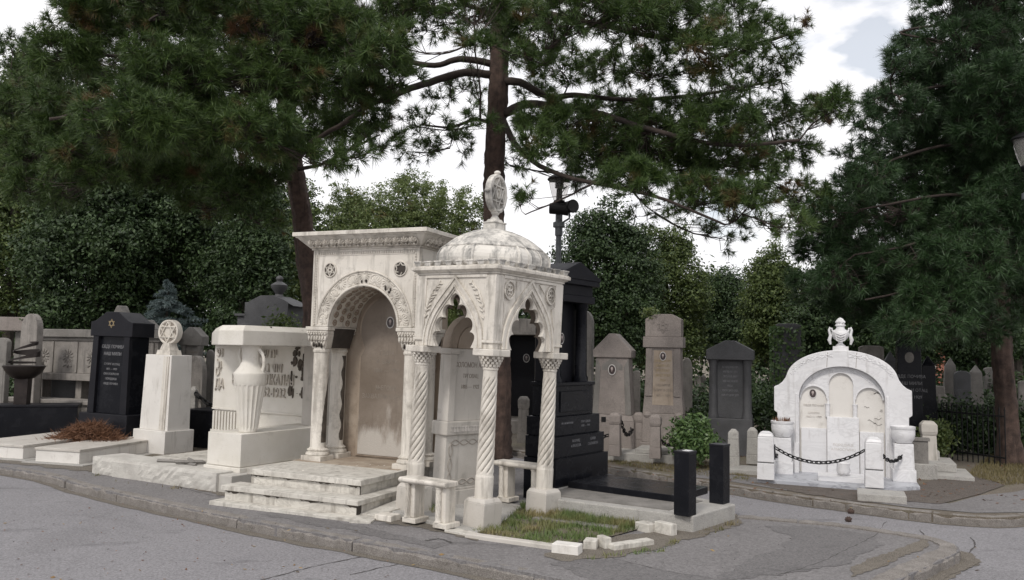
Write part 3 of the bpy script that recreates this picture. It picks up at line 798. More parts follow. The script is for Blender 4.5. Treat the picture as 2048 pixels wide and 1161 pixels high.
# carved band round the arch
b = MB(); zc = zs
ring_mesh(b, 0, zc, [(.452, .0), (.452, -.022), (.462, -.027), (.474, -.020), (.474, .0)], 64, 1, 0, pi)
ring_mesh(b, 0, zc, [(.612, .0), (.612, -.014), (.622, -.020), (.632, -.014), (.632, .0)], 64, 1, 0, pi)
ring_mesh(b, 0, zc, [(.474, .003), (.474, -.004), (.612, -.004), (.612, .003)], 64, 1, 0, pi)
for sx in (-1, 1): b.box(min(sx*.452, sx*.632), max(sx*.452, sx*.632), -.016, .003, zs+.0, zs+.02)
nP = 11
for k in range(nP):
    a = pi*(k+.5)/nP; rot0 = Matrix.Rotation(-(a-pi/2), 3, 'Y')
    inv = k % 2
    cr = .487 if not inv else .600; c = (cr*cos(a), -.005, zc+cr*sin(a))
    b.ell(c, (.013, .010, .013), 8, 5)
    for j in range(-4, 5):
        aa = a+(0 if not inv else pi)+j*.34*(1 if abs(j) < 4 else 1.05); ln = .047-.0035*abs(j)
        cc = (c[0]+(.016+ln)*cos(aa), -.004, c[2]+(.016+ln)*sin(aa))
        b.ell(cc, (ln, .011, .0085+.001*(4-abs(j))), 10, 6, Matrix.Rotation(-aa, 3, 'Y'))
    if not inv:                                             # round loop enclosing the fan
        pts = []
        for j in range(21):
            q = -pi*.78+2*pi*.78*j/20; rr_ = .062
            ex = cr+.052+rr_*cos(q)*1.0; tx = rr_*sin(q)*1.12
            pts.append((ex*cos(a)-tx*sin(a), -.006, zc+ex*sin(a)+tx*cos(a)))
        b.tube(pts, .0055, 5)
    aj = pi*(k+1)/nP
    if k < nP-1:
        for r_ in (.49, .598): b.ell((r_*cos(aj), -.004, zc+r_*sin(aj)), (.010, .010, .010), 8, 5)
for k in range(70):
    a = pi*(k+.5)/70; b.ell((.478*cos(a), -.006, zc+.478*sin(a)), (.0055, .006, .0055), 6, 4)
b.build('palmette_band', M_['marble'], fr, smooth=True)
b = MB()                                                    # worn-through dark losses in the carving
for x, z, sx_, sz_ in ((-.028, zs+.505, .010, .018), (.03, zs+.51, .014, .020), (.005, zs+.452, .022, .012), (.285, zs+.43, .012, .030), (.335, zs+.385, .018, .016), (.352, zs+.41, .008, .02)):
    b.ell((x, -.012, z), (sx_, .012, sz_), 9, 6)
b.build('crust_patch', M_['void'], fr, smooth=True)
# star roundels
for i, sx in enumerate((-1, 1)):
    b = MB(); x, z = sx*.465, 2.47
    ring_mesh(b, x, z, [(.072, .002), (.072, -.014), (.080, -.017), (.086, -.010), (.086, .002)], 40)
    rd = b.build('roundel', M_['marble'], fr, smooth=True)
    b = MB(); oval(b, x, z, .073, .073, -.0035, .003); b.build('recess', M_['void'] if i else M_['stain'], rd)  # flat dark disc painted as the shaded depth behind the pierced star
    b = MB()
    if i == 0: star_bars(b, x, z, .072, -.012, -.002, .0065)
    else:
        for k in range(6):
            if k in (4,): continue
            a = pi/2+k*pi/3; b.tube([(x+.072*cos(a), -.008, z+.072*sin(a)), (x+.044*cos(a+.5), -.008, z+.044*sin(a+.5))], .007, 4)
            if k in (0, 1, 2): b.tube([(x+.072*cos(a), -.008, z+.072*sin(a)), (x+.044*cos(a-.5), -.008, z+.044*sin(a-.5))], .007, 4)
    b.build('star', M_['marble'], rd)
    if i == 0:
        b = MB(); ring_mesh(b, x, z, [(.016, -.002), (.016, -.012), (.026, -.012), (.026, -.002)], 20); b.build('boss', M_['marble'], rd)
# coffer rosettes under the vault
b = MB()
for row in range(4):
    y = .09+row*.125
    for k in range(15):
        a = pi*(k+.5+(row % 2)*.5)/15
        if a > pi-.05: continue
        c = Vector(((ro-.002)*cos(a), y, zs+(ro-.002)*sin(a)))
        b.M = Matrix.Translation(c) @ Matrix.Rotation(-(a), 4, 'Y') @ Matrix.Rotation(pi/2, 4, 'Z')
        ring_mesh(b, 0, 0, [(.026, -.002), (.028, .010), (.036, .010), (.038, -.002)], 14)
        b.ell((0, 0.003, 0), (.014, .010, .014), 8, 4)
b.M = None
b.build('coffer_rosettes', M_['marble_brown'], fr, smooth=True)
# back wall, keyhole panel, portrait
b = MB(); b.box(-.70, .70, PDp, PDp+.13, .32, zt); b.build('back_wall', M_['marble_brown'], PT, bevel=.004)
def keyhole(r, x, zp, z0, rz_=1.0):
    pts = [(x, z0), (x, zp-.13), (x-.055, zp-.03), (x-.02, zp+.06)]
    a0 = -.22
    for k in range(31):
        a = a0+(pi-2*a0)*k/30; pts.append((r*cos(a), zp+.20+r*1.0*sin(a)))
    pts += [(-x+.02, zp+.06), (-x+.055, zp-.03), (-x, zp-.13), (-x, z0)]
    return pts
b = MB(); b.prism(keyhole(.40, .40, 1.62, .34), PDp-.018, PDp+.01); b.build('keyhole_moulding', M_['marble_brown'], PT, bevel=.006)
b = MB(); b.prism(keyhole(.372, .365, 1.62, .36), PDp-.028, PDp-.01); pm = stone('rust_stained_panel', (.15,.118,.09), (.29,.245,.205), (.10,.075,.055), .5, .75, .6, .4, 1.3)
t_ = pm.node_tree; bs = t_.nodes['Principled BSDF']; src = bs.inputs['Base Color'].links[0].from_socket      # rain-washed pale foot of the slab
tc_ = N(t_, 'ShaderNodeTexCoord'); sx_ = N(t_, 'ShaderNodeSeparateXYZ'); t_.links.new(tc_.outputs['Object'], sx_.inputs[0])
n_ = noise(t_, coords(t_, (5, 5, 1.6)), 1.3, 7, .6); ma = N(t_, 'ShaderNodeMath', operation='MULTIPLY_ADD'); ma.inputs[1].default_value = -1.1
t_.links.new(n_, ma.inputs[0]); t_.links.new(sx_.outputs['Z'], ma.inputs[2])
t_.links.new(mixc(t_, ramp(t_, ma.outputs[0], .02, .24, (.8,.8,.8), (0,0,0)), src, (.50,.47,.43)), bs.inputs['Base Color'])
kp = b.build('inscribed_panel', pm, PT, bevel=.004)
portrait(kp, .03, 1.90, PDp-.028, .052, .068)
text('ГАВРА\nИ. БАРУХ\n1861 — 1909\n\nЊЕГОВИ\nЗАХВАЛНИ СИНОВИ', .075, M_['engrave'], kp, (.0, PDp-.029, 1.52), ext=.001, sx=.85, sl=1.35)
# cornice with cove and palmettes
b = MB()
b.tbox(0, .275, zt, zt+.02, 1.44, .60, 1.44, .60)
b.tbox(0, .275, zt+.02, zt+.13, 1.46, .62, 1.68, .84)
b.tbox(0, .275, zt+.13, zt+.145, 1.70, .86, 1.72, .88); b.tbox(0, .275, zt+.145, zt+.19, 1.76, .92, 1.76, .92)
cn = b.build('cornice', M_['marble'], PT, bevel=.005)
b = MB()
def palm(bb, cx, M):
    bb.M = M
    for j in range(-2, 3):
        a = pi/2+j*.46; ln = .040-.004*abs(j)
        bb.ell((cx+ln*.95*cos(a), -.004, .045+ln*sin(a)), (ln, .022, .0105), 8, 5, Matrix.Rotation(-a, 3, 'Y'))
    pts = [(cx+.050*sin(q)*(1.0), -.004, .060-.055*cos(q)) for q in [-2.4+4.8*k/14 for k in range(15)]]
    bb.tube(pts, .0085, 5); bb.ell((cx, -.012, .025), (.014, .014, .017), 8, 5)
tilt = Matrix.Rotation(R(45), 4, 'X')
for k in range(14):
    palm(b, 0, Matrix.Translation((-.72+1.44*(k+.5)/14, -.035-.012, zt+.022)) @ tilt)
for k in range(6):
    palm(b, 0, Matrix.Translation((.73+.01, .0+.55*(k+.5)/6, zt+.02)) @ Matrix.Rotation(pi/2, 4, 'Z') @ tilt)
b.M = None
b.build('palmette_frieze', stone('sooty_carved_marble', (.46,.42,.37), (.62,.58,.52), (.10,.085,.07), .7, .3, .7, .5, 6), cn, smooth=True)
# corbel capitals and plain columns
for sx in (-1, 1):
    b = MB(); x = sx*.60
    b.box(x-.155, x+.155, -.03, PDp-.02, zs-.045, zs-.004); b.box(x-.14, x+.14, -.018, PDp-.02, zs-.085, zs-.045)
    b.tbox(x, .24, zs-.25, zs-.085, .19, .42, .28, .50)
    cp_ = b.build('corbel', M_['marble'], PT, bevel=.006)
    b = MB()
    for k in range(9): b.ell((x-.125+k*.031, -.022, zs-.065), (.011, .010, .014), 8, 5)
    for row, (zz, yy, nn) in enumerate(((zs-.125, -.005, 7), (zs-.185, .015, 6))):
        for k in range(nn):
            xx = x-.13+.26*(k+.5)/nn; xx = x+(xx-x)*(1-.22*row)
            b.ell((xx, yy, zz), (.017, .022, .045), 8, 6, Matrix.Rotation(R(-14), 3, 'X') @ Matrix.Rotation(R(10)*(k % 2-.5), 3, 'Y'))
            b.ell((xx, yy-.018, zz+.035), (.014, .014, .012), 7, 4)
    b.build('acanthus_leaves', M_['marble'], cp_, smooth=True)
    if sx > 0 or True:
        b = MB()
        for k in range(4): b.ell((x-.05+.035*k, .0, zs-.205-.012*(k % 2)), (.010, .02, .030), 7, 5)
        b.build('crust_patch', M_['void'], cp_, smooth=True)
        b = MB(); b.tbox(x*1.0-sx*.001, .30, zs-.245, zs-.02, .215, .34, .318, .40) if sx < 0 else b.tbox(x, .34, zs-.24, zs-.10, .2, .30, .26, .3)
        b.build('dark_side_block', M_['void'], cp_)  # dark block wrapped round the rear part of each corbel
    for j, y in enumerate((.085, .435)):
        if y > .4 : y = .42
        b = MB()
        b.lathe([(.098, .435), (.100, .45), (.088, .47), (.088, 1.53), (.098, 1.54), (.100, 1.56), (.090, 1.575), (.090, 1.59)], 32, x, y)
        cl = b.build('column', M_['marble'], PT, smooth=True)
        b = MB(); b.box(x-.135, x+.135, y-.125, y+.125, .318, .375)
        b.build('plinth', M_['marble'], cl, bevel=.005)
        b = MB(); b.lathe([(.128, .375), (.134, .39), (.128, .41), (.108, .418), (.104, .428), (.112, .434), (.114, .445), (.100, .455)], 32, x, y)
        for k in range(26):
            a = 2*pi*k/26; b.ell((x+.108*cos(a), y+.108*sin(a), .438), (.013, .009, .010), 6, 4, Matrix.Rotation(a, 3, 'Z'))
        b.build('base_torus', M_['marble'], cl, smooth=True)
        if sx < 0:
            b = MB(); a0 = (-.62, -.62)[j]; a1 = a0+(1.0, .8)[j]; n = 9; vs = []; m_ = 26
            rq = random.Random(3+j)
            for q in range(m_+1):
                z = .52+(.75 if j == 0 else .98)*q/m_; wdt = 1-(q/m_)**2.2 if j == 0 else .8+.2*sin(q)
                aa0 = a1-(a1-a0)*wdt*(.92+.08*rq.random())
                for k in range(n):
                    a = aa0+(a1-aa0)*k/(n-1); vs.append((x+.0895*cos(a), y+.0895*sin(a), z))
            fs = [(q*n+k, q*n+k+1, (q+1)*n+k+1, (q+1)*n+k) for q in range(m_) for k in range(n-1)]
            MB().add(vs, fs).build('dark_stain', M_['stain'], cl, smooth=True)
# landing and steps
b = MB()
b.box(-.75, .60, -.82, .90, -.05, .262); b.box(-.78, .635, -.855, .93, .262, .318)
st = b.build('landing', M_['marble_step'], PT, bevel=.005)
b = MB(); b.box(-.86, .745, -1.07, -.84, -.05, .125); b.box(.60, .745, -.84, .30, -.05, .125)
b.box(-.89, .775, -1.10, -.822, .125, .172); b.box(.602, .775, -.82, .30, .125, .172)
b.build('step', M_['marble_step'], PT, bevel=.005)
b = MB(); b.box(-.93, .84, -1.21, -1.0, -.05, .030); b.box(.75, .95, -1.0, -.2, -.04, .018)
b.M = Matrix.Translation((.86, -1.14, 0)) @ Matrix.Rotation(R(18), 4, 'Z') @ Matrix.Rotation(R(5), 4, 'Y'); b.box(-.10, .10, -.09, .10, -.02, .03)
b.M = Matrix.Translation((.88, -.72, .03)) @ Matrix.Rotation(R(-4), 4, 'Z') @ Matrix.Rotation(R(4), 4, 'X'); b.box(-.12, .10, -.30, .30, -.02, .035); b.M = None
b.build('broken_slab', M_['marble_step'], PT, bevel=.005)
b = MB(); b.box(-.80, .58, -.10, .54, .3181, .3215); b.build('landing_dirt', stone('rusty_dirt_film', (.24,.18,.13), (.42,.36,.29), (.12,.09,.06), .6, 0, .9, .8, 4), PT)
# weathered joint in the riser corner
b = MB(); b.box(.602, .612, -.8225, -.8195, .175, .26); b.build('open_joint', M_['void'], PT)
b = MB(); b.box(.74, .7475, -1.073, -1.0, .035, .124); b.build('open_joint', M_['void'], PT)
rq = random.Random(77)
for (x0, x1, y, z) in ((-.75, .60, -.8215, .259), (-.86, .745, -1.0715, .122)):  # ragged dark line under each nosing: gap shadow painted in, with grime
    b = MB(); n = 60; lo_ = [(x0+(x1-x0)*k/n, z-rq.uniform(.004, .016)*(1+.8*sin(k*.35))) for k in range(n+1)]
    b.prism([(x0, z)]+[(x1, z)]+lo_[::-1], y, y+.003); b.build('grime_shadow_line', M_['stain'], PT)
lp = thing('loose_stone', 'small flat marble block lying at the left end of the canopy floor by the kerb', 'stone', gr(775, 1040), -30)
b = MB(); b.tbox(0, 0, -.01, .055, .20, .16, .19, .15); b.build('block', M_['marble'], lp, bevel=.008)
for i, (px, py) in enumerate(((870, 1047), (925, 1068))):
    o = thing('edging_slab', ('thin broken marble slab flush with the pavement under the front bench', 'thin marble slab at the pavement edge beside the middle column pedestal')[i], 'slab', gr(px, py), -31, 'marble edging slabs')
    b = MB(); b.prismz([(-.22, -.06), (.20, -.07), (.23, .05), (.0, .07), (-.2, .06)] if i == 0 else [(-.16, -.05), (.14, -.07), (.20, .02), (-.10, .08)], -.01, .022); b.build('slab', M_['marble_step'], o, bevel=.004)

# ================================================================ THE URN MONUMENT WITH THE LETTERED WALL
PL = thing('kerb_slab', 'long rough-hewn stone slab at the kerb, below the vase monument', 'slab', gr(432, 985), -31)
b = MB(); rq = random.Random(9)
NX, NY = 46, 5
vs, fs = [], []
for j in range(NY+1):
    for i in range(NX+1):
        e = (i in (0, NX)) or (j in (0, NY))
        vs.append((-2.26+2.26*i/NX, (0 if e else -.013*rq.random())-.003, .205*j/NY))
for j in range(NY):
    for i in range(NX): q = j*(NX+1)+i; fs.append((q, q+1, q+NX+2, q+NX+1))
b.add(vs, fs); b.box(-2.26, 0, 0, .42, .0, .205)
b.build('rough_block', M_['rough'], PL, bevel=.006)
b = MB(); b.box(-2.22, .02, .03, .40, -.06, .0); b.build('footing', M_['conc'], PL)
UM = thing('vase_monument', 'pale stone monument with tall fluted vase under a lintel and raised letters on its wall', 'tomb', (.08, 0, 0))
Cc = Vector((-3.07, 9.31)); fl = Vector((-.866, .5)); bk = Vector((.5, .866))
def P2(u, v): q = Cc+fl*u+bk*v; return (q.x, q.y)
b = MB(); b.prismz([P2(1.9, -.25), P2(-.12, -.22), P2(-.10, 1.9), P2(1.9, 1.9)], -.05, .185); b.build('platform', M_['rough'], UM, bevel=.008)
b = MB()
circ = [P2(.98+.55*cos(a), .05+.42*sin(a)) for a in [2*pi*k/28 for k in range(28)]]
b.prismz([P2(1.8, -.2), P2(.6, -.22), P2(.6, 1.5), P2(1.8, 1.5)], .185, .197); b.build('paving', M_['marble_step'], UM)
b = MB()
for k, (u0, v0, u1, v1) in enumerate(((.70, -.02, 1.25, .05), (.75, .15, 1.30, -.08), (.8, .06, 1.1, .2), (.72, .10, .95, -.1))):
    p, q = P2(u0, v0), P2(u1, v1); b.tube([(p[0], p[1], .212+.008*k), (q[0], q[1], .212+.008*k)], .022, 4)
b.build('broken_lath', M_['dirty'], UM)
b = MB(); b.prismz([P2(.56, -.03), P2(-.03, -.03), P2(-.03, 1.85), P2(.56, 1.85)], .185, .235); b.build('plinth', M_['lime'], UM, bevel=.004)
b = MB(); b.prismz([P2(.54, 0), P2(0, 0), P2(0, 1.86), P2(.54, 1.86)], .243, .607); b.prismz([P2(.53, .01), P2(.01, .01), P2(.01, 1.85), P2(.53, 1.85)], .235, .243)
b.build('base_block', M_['lime'], UM, bevel=.008)
# lettered wall: frame with x along the wall, y out of its back
WL, WR = Vector((-4.28, 11.75)), Vector((-2.62, 10.72)); wl = (WR-WL).length; wa = math.degrees(atan2((WR-WL).y, (WR-WL).x))
b = MB(); b.box(0, wl, 0, .18, .72, 1.60); b.box(.02, wl-.0, .02, .16, .19, .72)
wallo = b.build('lettered_wall', M_['lime'], UM, bevel=.006); wallo.location = (WL.x, WL.y, 0); wallo.rotation_euler = (0, 0, R(wa))
b = MB(); b.box(.0, wl-.02, -.012, .02, .70, .722)
for k in range(9): b.box(.03+k*.062, .065+k*.062, -.016, .022, .42, .68)
b.box(.0, .60, -.02, .02, .36, .42); b.build('fluted_base', M_['lime'], wallo, bevel=.003)
def wtxt(s_, x, z, sz, sx=.72): return text(s_, sz, M_['letter'], wallo, (x, -.001, z), ext=.022, sx=sx, align='LEFT', name='raised_lettering')
wtxt('פנ', .06, 1.44, .19); wtxt('איש חי', .90, 1.44, .19); wtxt('הרב דוד', .88, 1.25, .19, .8); wtxt('לי', .07, 1.26, .19)
wtxt('Dʳ', .05, 1.17, .17); wtxt('ДА', .05, .99, .20, .62); wtxt('ВИД', .40, 1.06, .20)
wtxt('М. АЛКАЛАЈ', .80, 1.08, .20, .66); wtxt('1852-1932', .90, .92, .18, .72)
# dark peeled damage at the right end
b = MB(); rq = random.Random(12)
for k in range(44):
    x = wl-.06-.36*rq.random()**1.1; z = .98+.62*rq.random()
    n_ = 9; rx_, rz_ = .008+.028*rq.random(), .02+.06*rq.random()
    b.prism([(x+rx_*(.5+.7*rq.random())*cos(2*pi*i/n_), min(1.595, z+rz_*(.5+.7*rq.random())*sin(2*pi*i/n_))) for i in range(n_)], -.0185-.0003*k/6, -.001)
for k in range(5):
    x = wl-.10-.05*k; b.prism([(x, .99), (x+.02, .99), (x+.012, .86+.03*k)], -.004, 0)
tag(b.build('peeled_patch', M_['stain'], wallo))
# side pier at the far right, lintel
b = MB(); b.prismz([P2(.02, 1.22), P2(-.0, 1.86), P2(.34, 1.86), P2(.36, 1.30)], .607, 1.60); b.build('side_pier', M_['marble_grey'], UM, bevel=.006)
Nn = Vector((-3.09, 9.28)); Lf = Nn+fl*.40; Rr = Nn+bk*1.95
b = MB()
lint = [(Nn.x, Nn.y), (Lf.x, Lf.y), (WL.x-.06, WL.y+.02), (WL.x+.1, WL.y+.35), (Rr.x-.4, Rr.y+.35), (Rr.x, Rr.y)]
b.prismz(lint, 1.60, 1.775)
def inset(poly, d):
    cx = sum(p[0] for p in poly)/len(poly); cy = sum(p[1] for p in poly)/len(poly)
    return [(cx+(p[0]-cx)*(1-d), cy+(p[1]-cy)*(1-d)) for p in poly]
ls = b.build('lintel', M_['lime'], UM, bevel=.010)
b = MB(); i1, i2 = inset(lint, .01), inset(lint, .07); n = len(lint)
b.add([(x, y, 1.775) for x, y in i1]+[(x, y, 1.83) for x, y in i2], [(i, (i+1) % n, n+(i+1) % n, n+i) for i in range(n)]+[tuple(range(n, 2*n))])
if True:
    b.f = [f[::-1] for f in b.f]
b.build('lintel_top', M_['lime'], ls)
# the vase
vx, vy = P2(.19, .22); vx += .035
prof = [(.092, .607), (.100, .615), (.112, .70), (.130, .85), (.150, 1.00), (.168, 1.12), (.172, 1.14), (.180, 1.18), (.186, 1.28), (.184, 1.285), (.170, 1.30), (.125, 1.36), (.100, 1.41), (.094, 1.45), (.098, 1.52), (.112, 1.585), (.116, 1.60)]
pp = []
for (r0, z0), (r1, z1) in zip(prof, prof[1:]):
    for k in range(4): pp.append((r0+(r1-r0)*k/4, z0+(z1-z0)*k/4))
pp.append(prof[-1])
def flute(r, z, a):
    if z < .64 or z > 1.14: return r
    return r-.014*abs(sin(a*9))**1.0+.006
b = MB(); b.lathe(pp, 108, vx, vy, mod=flute)
vz = b.build('fluted_vase', M_['lime'], UM, smooth=True, auto=30)
for sgn, d in (('r', Vector((.96, -.28))),):
    b = MB(); pts = []
    for k in range(11):
        t = k/10; rr_ = .095+.050*sin(pi*t)**.7; z = 1.56-.27*t+.02*sin(pi*t)
        pts.append((vx+d.x*(rr_+.02*t+.03*t), vy+d.y*(rr_+.03*t), z))
    b.tube(pts, [.022, .020, .019, .018, .018, .018, .018, .019, .02, .022, .024], 8); b.build('vase_handle', M_['lime'], vz, smooth=True)
b = MB(); b.tube([(vx-.085, vy+.03, 1.585), (vx-.135, vy+.05, 1.58), (vx-.155, vy+.06, 1.50), (vx-.115, vy+.04, 1.37)], .018, 8); b.build('vase_handle', M_['lime'], vz, smooth=True)
b = MB(); rq = random.Random(4)
for k in range(5):
    x = P2(.40, .0)[0] if False else 0
for k in range(14):
    u = rq.random()*.4; v = rq.random()*1.0; q = Nn+fl*(.03+u*.8)+bk*(.06+v); b.ell((q.x, q.y, 1.818-.0), (.012, .012, .012), 6, 4)
tag(b.build('droppings', M_['void'], ls), kind='stuff')

# ================================================================ LEFT GRAVES
# two low marble boxes
for i, (pl, pr_, nm) in enumerate((((-70, 913), (45, 921), 'low white marble grave box at the far left edge beside the kerb'), ((67, 925), (158, 931), 'low white marble grave box between the far left box and the rough slab'))):
    a, c = gr(*pl), gr(*pr_); ln = (c-a).length; rz = math.degrees(atan2(c.y-a.y, c.x-a.x))
    t = thing('grave_box', nm, 'grave', a, rz, 'low marble grave boxes')
    dp = 1.7
    b = MB(); b.box(.015, ln-.015, .015, dp, -.02, .165); b.build('box', M_['marble_clean'], t, bevel=.004)
    b = MB(); b.box(0, ln, 0, dp+.1, .165, .198); b.build('cover_slab', M_['marble_grey'], t, bevel=.004)
    b = MB(); b.box(-.1, ln+.15, -.10, dp, -.05, .015); b.build('footing', M_['conc'], t, bevel=.005)
# white pillar with star disc
t = thing('pillar_tombstone', 'white marble pillar tombstone with a round star disc on top', 'tombstone', gr(300, 887, .15), -28, lean=.7)
D_ = gr(300, 887, .15).y
b = MB(); b.box(-.36, .33, -.02, .50, -.16, .19); b.build('plinth', M_['marble_clean'], t, bevel=.008)
b = MB(); b.tbox(-.0, .24, .19, 1.29, .60, .40, .555, .37); bod = b.build('body', M_['marble_clean'], t, bevel=.006)
b = MB()
for k in range(3): b.tbox(.13+.05*k+.065*0, .24, .20, 1.27-.0, .030, .404+.012*k, .028, .374+.012*k)
b.build('edge_fillet', M_['marble'], bod)
b = MB(); b.tbox(.02, .22, 1.29, 1.36, .30, .22, .27, .20); b.tbox(.02, .22, 1.36, 1.47, .22, .17, .13, .13)
b.build('disc_foot', M_['marble'], t, bevel=.005)
b = MB(); b.M = Matrix.Translation((.02, .22, 1.63)) @ Matrix.Rotation(R(8), 4, 'Z')
ring_mesh(b, 0, 0, [(.001, -.045), (.150, -.045), (.165, -.055), (.183, -.05), (.185, .05), (.165, .055), (.001, .045)], 48)
b.M = Matrix.Translation((.02, .22, 1.63)) @ Matrix.Rotation(R(8), 4, 'Z'); dsk = b.build('disc', M_['marble'], t, smooth=True, auto=30)
b = MB(); b.M = Matrix.Translation((.02, .22, 1.63)) @ Matrix.Rotation(R(8), 4, 'Z'); star_bars(b, 0, 0, .165, -.065, -.04, .0125); b.build('star', M_['marble'], dsk)
b = MB(); b.M = Matrix.Translation((.02, .22, 1.63)) @ Matrix.Rotation(R(8), 4, 'Z')
for k in range(6):
    a = pi/2+k*pi/3+pi/6; b.prism([(.155*cos(a-.3), .155*sin(a-.3)), (.155*cos(a+.3), .155*sin(a+.3)), (.10*cos(a), .10*sin(a))], -.0475, -.044)
b.build('dark_infill', M_['engrave'], dsk)

# black headstone
t = thing('black_headstone', 'tall black granite headstone with a low gable, star and pale inscription', 'headstone', gr(200, 884, .1), -22, lean=1.0)
b = MB(); b.tbox(-.0, .30, -.12, .42, 1.02, .62, .98, .58); b.build('plinth', M_['black2'], t, bevel=.008)
b = MB(); b.prism([(-.40, .42), (.40, .42), (.37, 1.60), (-.37, 1.60)], .12, .46)
b.build('body', M_['black'], t, bevel=.006)
b = MB(); b.prism([(-.43, 1.60), (.43, 1.60), (.43, 1.82), (.34, 1.84), (.12, 1.98), (-.12, 1.98), (-.34, 1.84), (-.43, 1.82)], .06, .50)
b.build('gable', M_['black2'], t, bevel=.008)
b = MB()
for s in (-1, 1): b.prism([(s*.40, .42), (s*.27, .42), (s*.265, 1.60), (s*.375, 1.60)], .07, .13)
b.build('side_pilasters', M_['black2'], t, bevel=.004)
b = MB(); star_bars(b, .0, 1.80, .07, .055, .062, .006); b.build('star', M_['gold'], t)
lines(t, 0, 1.42, .118, .4, 2, .07, M_['whiteletter'], .11, 'sr'); lines(t, 0, 1.16, .118, .4, 5, .045, M_['whiteletter'], .075, 'sr', 2)

# low black family plot wall and the bronze bowl
a = gr(-60, 884, .05); c = gr(152, 880, .05)
t = thing('plot_wall', 'low polished black granite box wall of a family plot at far left', 'grave', a, math.degrees(atan2(c.y-a.y, c.x-a.x)))
ln = (c-a).length
b = MB(); b.box(0, ln, 0, .5, -.06, .52); b.build('front_wall', M_['black'], t, bevel=.006)
b = MB(); b.box(0, ln+.01, -.01, .51, .52, .555); b.build('coping', M_['black2'], t, bevel=.006)
p = at(48, 740, 13.2)
t = thing('bronze_bowl', 'dark bronze bowl with a twisted open ribbon on a square pillar', 'sculpture', (p.x, p.y, 0), 12)
b = MB(); b.tbox(0, 0, 0, 1.02, .17, .17, .20, .20); b.build('pillar', M_['bronze'], t, bevel=.005)
b = MB(); b.lathe([(.10, 1.00), (.16, 1.02), (.25, 1.10), (.30, 1.19), (.305, 1.21), (.30, 1.215), (.26, 1.19), (.02, 1.15)], 36, mod=None); b.build('bowl', M_['bronze'], t, smooth=True)
b = MB(); pts = []
n = 60; vs, fs = [], []
for k in range(n+1):
    s = k/n; a = 4.2*pi*s+.8; rr_ = .20+.04*sin(2*pi*s); x = rr_*cos(a); y = .12*sin(a); z = 1.24+.34*s+.03*cos(a*1.0)
    wdt = .012+.045*sin(pi*s)*(.5+.5*cos(a-.6))
    for dx, dz in ((0, -wdt), (.012, -wdt), (.012, wdt), (0, wdt)): vs.append((x*(1+dx*3), y+dx*.2, z+dz))
for k in range(n):
    for j in range(4): fs.append((k*4+j, k*4+(j+1) % 4, (k+1)*4+(j+1) % 4, (k+1)*4+j))
b.add(vs, fs); b.build('ribbon', M_['bronze'], t, smooth=True)
b = MB(); p2 = gr(393, 884, .1)
t = thing('granite_box', 'low black granite grave box between white pillar and vase monument', 'grave', p2, -22)
b.box(-.30, .62, 0, 1.0, -.1, .46); b.build('box', M_['black'], t, bevel=.006)
b = MB(); b.box(-.31, .63, -.01, 1.01, .46, .49); b.build('coping', M_['black2'], t, bevel=.005)

# ================================================================ BLACK GRANITE FAMILY TOMB
BT = thing('black_granite_tomb', 'towering black granite tomb with columns, pediment and stepped inscribed tiers', 'tomb', (.81, 9.35, 0), 53)
b = MB()
b.box(-.54, .56, -.02, .40, .0, .445); b.box(-.52, .53, .02, .40, .452, .675); b.box(-.50, .49, .06, .40, .682, .885)
b.box(-.50, .50, .0, .39, .445, .452); b.box(-.48, .48, .05, .39, .675, .682)
b.build('tiered_base', M_['black'], BT, bevel=.005)
b = MB(); b.box(-.40, .40, .10, .40, .885, 1.22); b.box(-.30, .30, .085, .10, .93, 1.16); b.box(-.42, .42, .08, .41, 1.22, 1.26)
b.build('pedestal', M_['black'], BT, bevel=.005)
b = MB(); b.box(-.36, .30, .26, .40, 1.26, 2.16); b.build('back_slab', M_['black2'], BT, bevel=.004)
for sx in (-1, 1):
    b = MB(); b.lathe([(.085, 1.26), (.085, 1.31), (.07, 1.33), (.064, 2.08), (.075, 2.10), (.085, 2.16)], 24, -.30 if sx < 0 else .24, .17); b.build('column', M_['black'], BT, smooth=True)
b = MB(); b.box(-.44, .36, .06, .44, 2.16, 2.24); b.box(-.42, .34, .08, .43, 2.24, 2.36); b.box(-.48, .40, .02, .47, 2.36, 2.42); b.build('entablature', M_['black2'], BT, bevel=.006)
b = MB(); b.prism([(-.49, 2.42), (.41, 2.42), (.41, 2.45), (-.04, 2.62), (-.49, 2.45)], .01, .48); b.build('pediment', M_['black2'], BT, bevel=.006)
portrait(BT, -.05, 1.75, .258, .05, .065)
for x, z, sz, s_ in ((.18, .80, .035, 'ПОРОДИЦА\n1888 — 1941'), (-.08, .60, .042, 'МОРИЦ\nи РАХЕЛА'), (.28, .60, .042, 'БУКИ\nСАЛАМОН'), (-.2, .80, .03, 'ИН МЕМОРИАМ')):
    text(s_, sz, M_['whiteletter'], BT, (x, (.058 if z > .7 else .018), z), ext=.001, sl=1.3)
TP = thing('tomb_platform', 'concrete platform carrying the black ledger slab and two black bollards', 'platform', (0, 0, 0))
b = MB(); pl = [gr(1386, 1066), gr(1471, 1039), Vector((.98, 9.62)), Vector((.30, 8.62)), Vector((.44, 8.30))]
b.prismz([(p.x, p.y) for p in pl], -.05, .145); b.build('platform', M_['conc'], TP, bevel=.012)
b = MB(); b.prismz([(p.x*1.0+(.9-p.x)*.22, p.y+(8.8-p.y)*.2) for p in pl], .145, .151); b.build('inner_bed', M_['dirty'], TP)
t = thing('ledger_slab', 'flat polished black ledger slab lying between the black tomb and the bollards', 'grave slab', (.81, 9.35, .14), 53)
b = MB(); b.box(-.42, .34, -1.36, -.10, 0, .075); b.build('slab', M_['black'], t, bevel=.006)
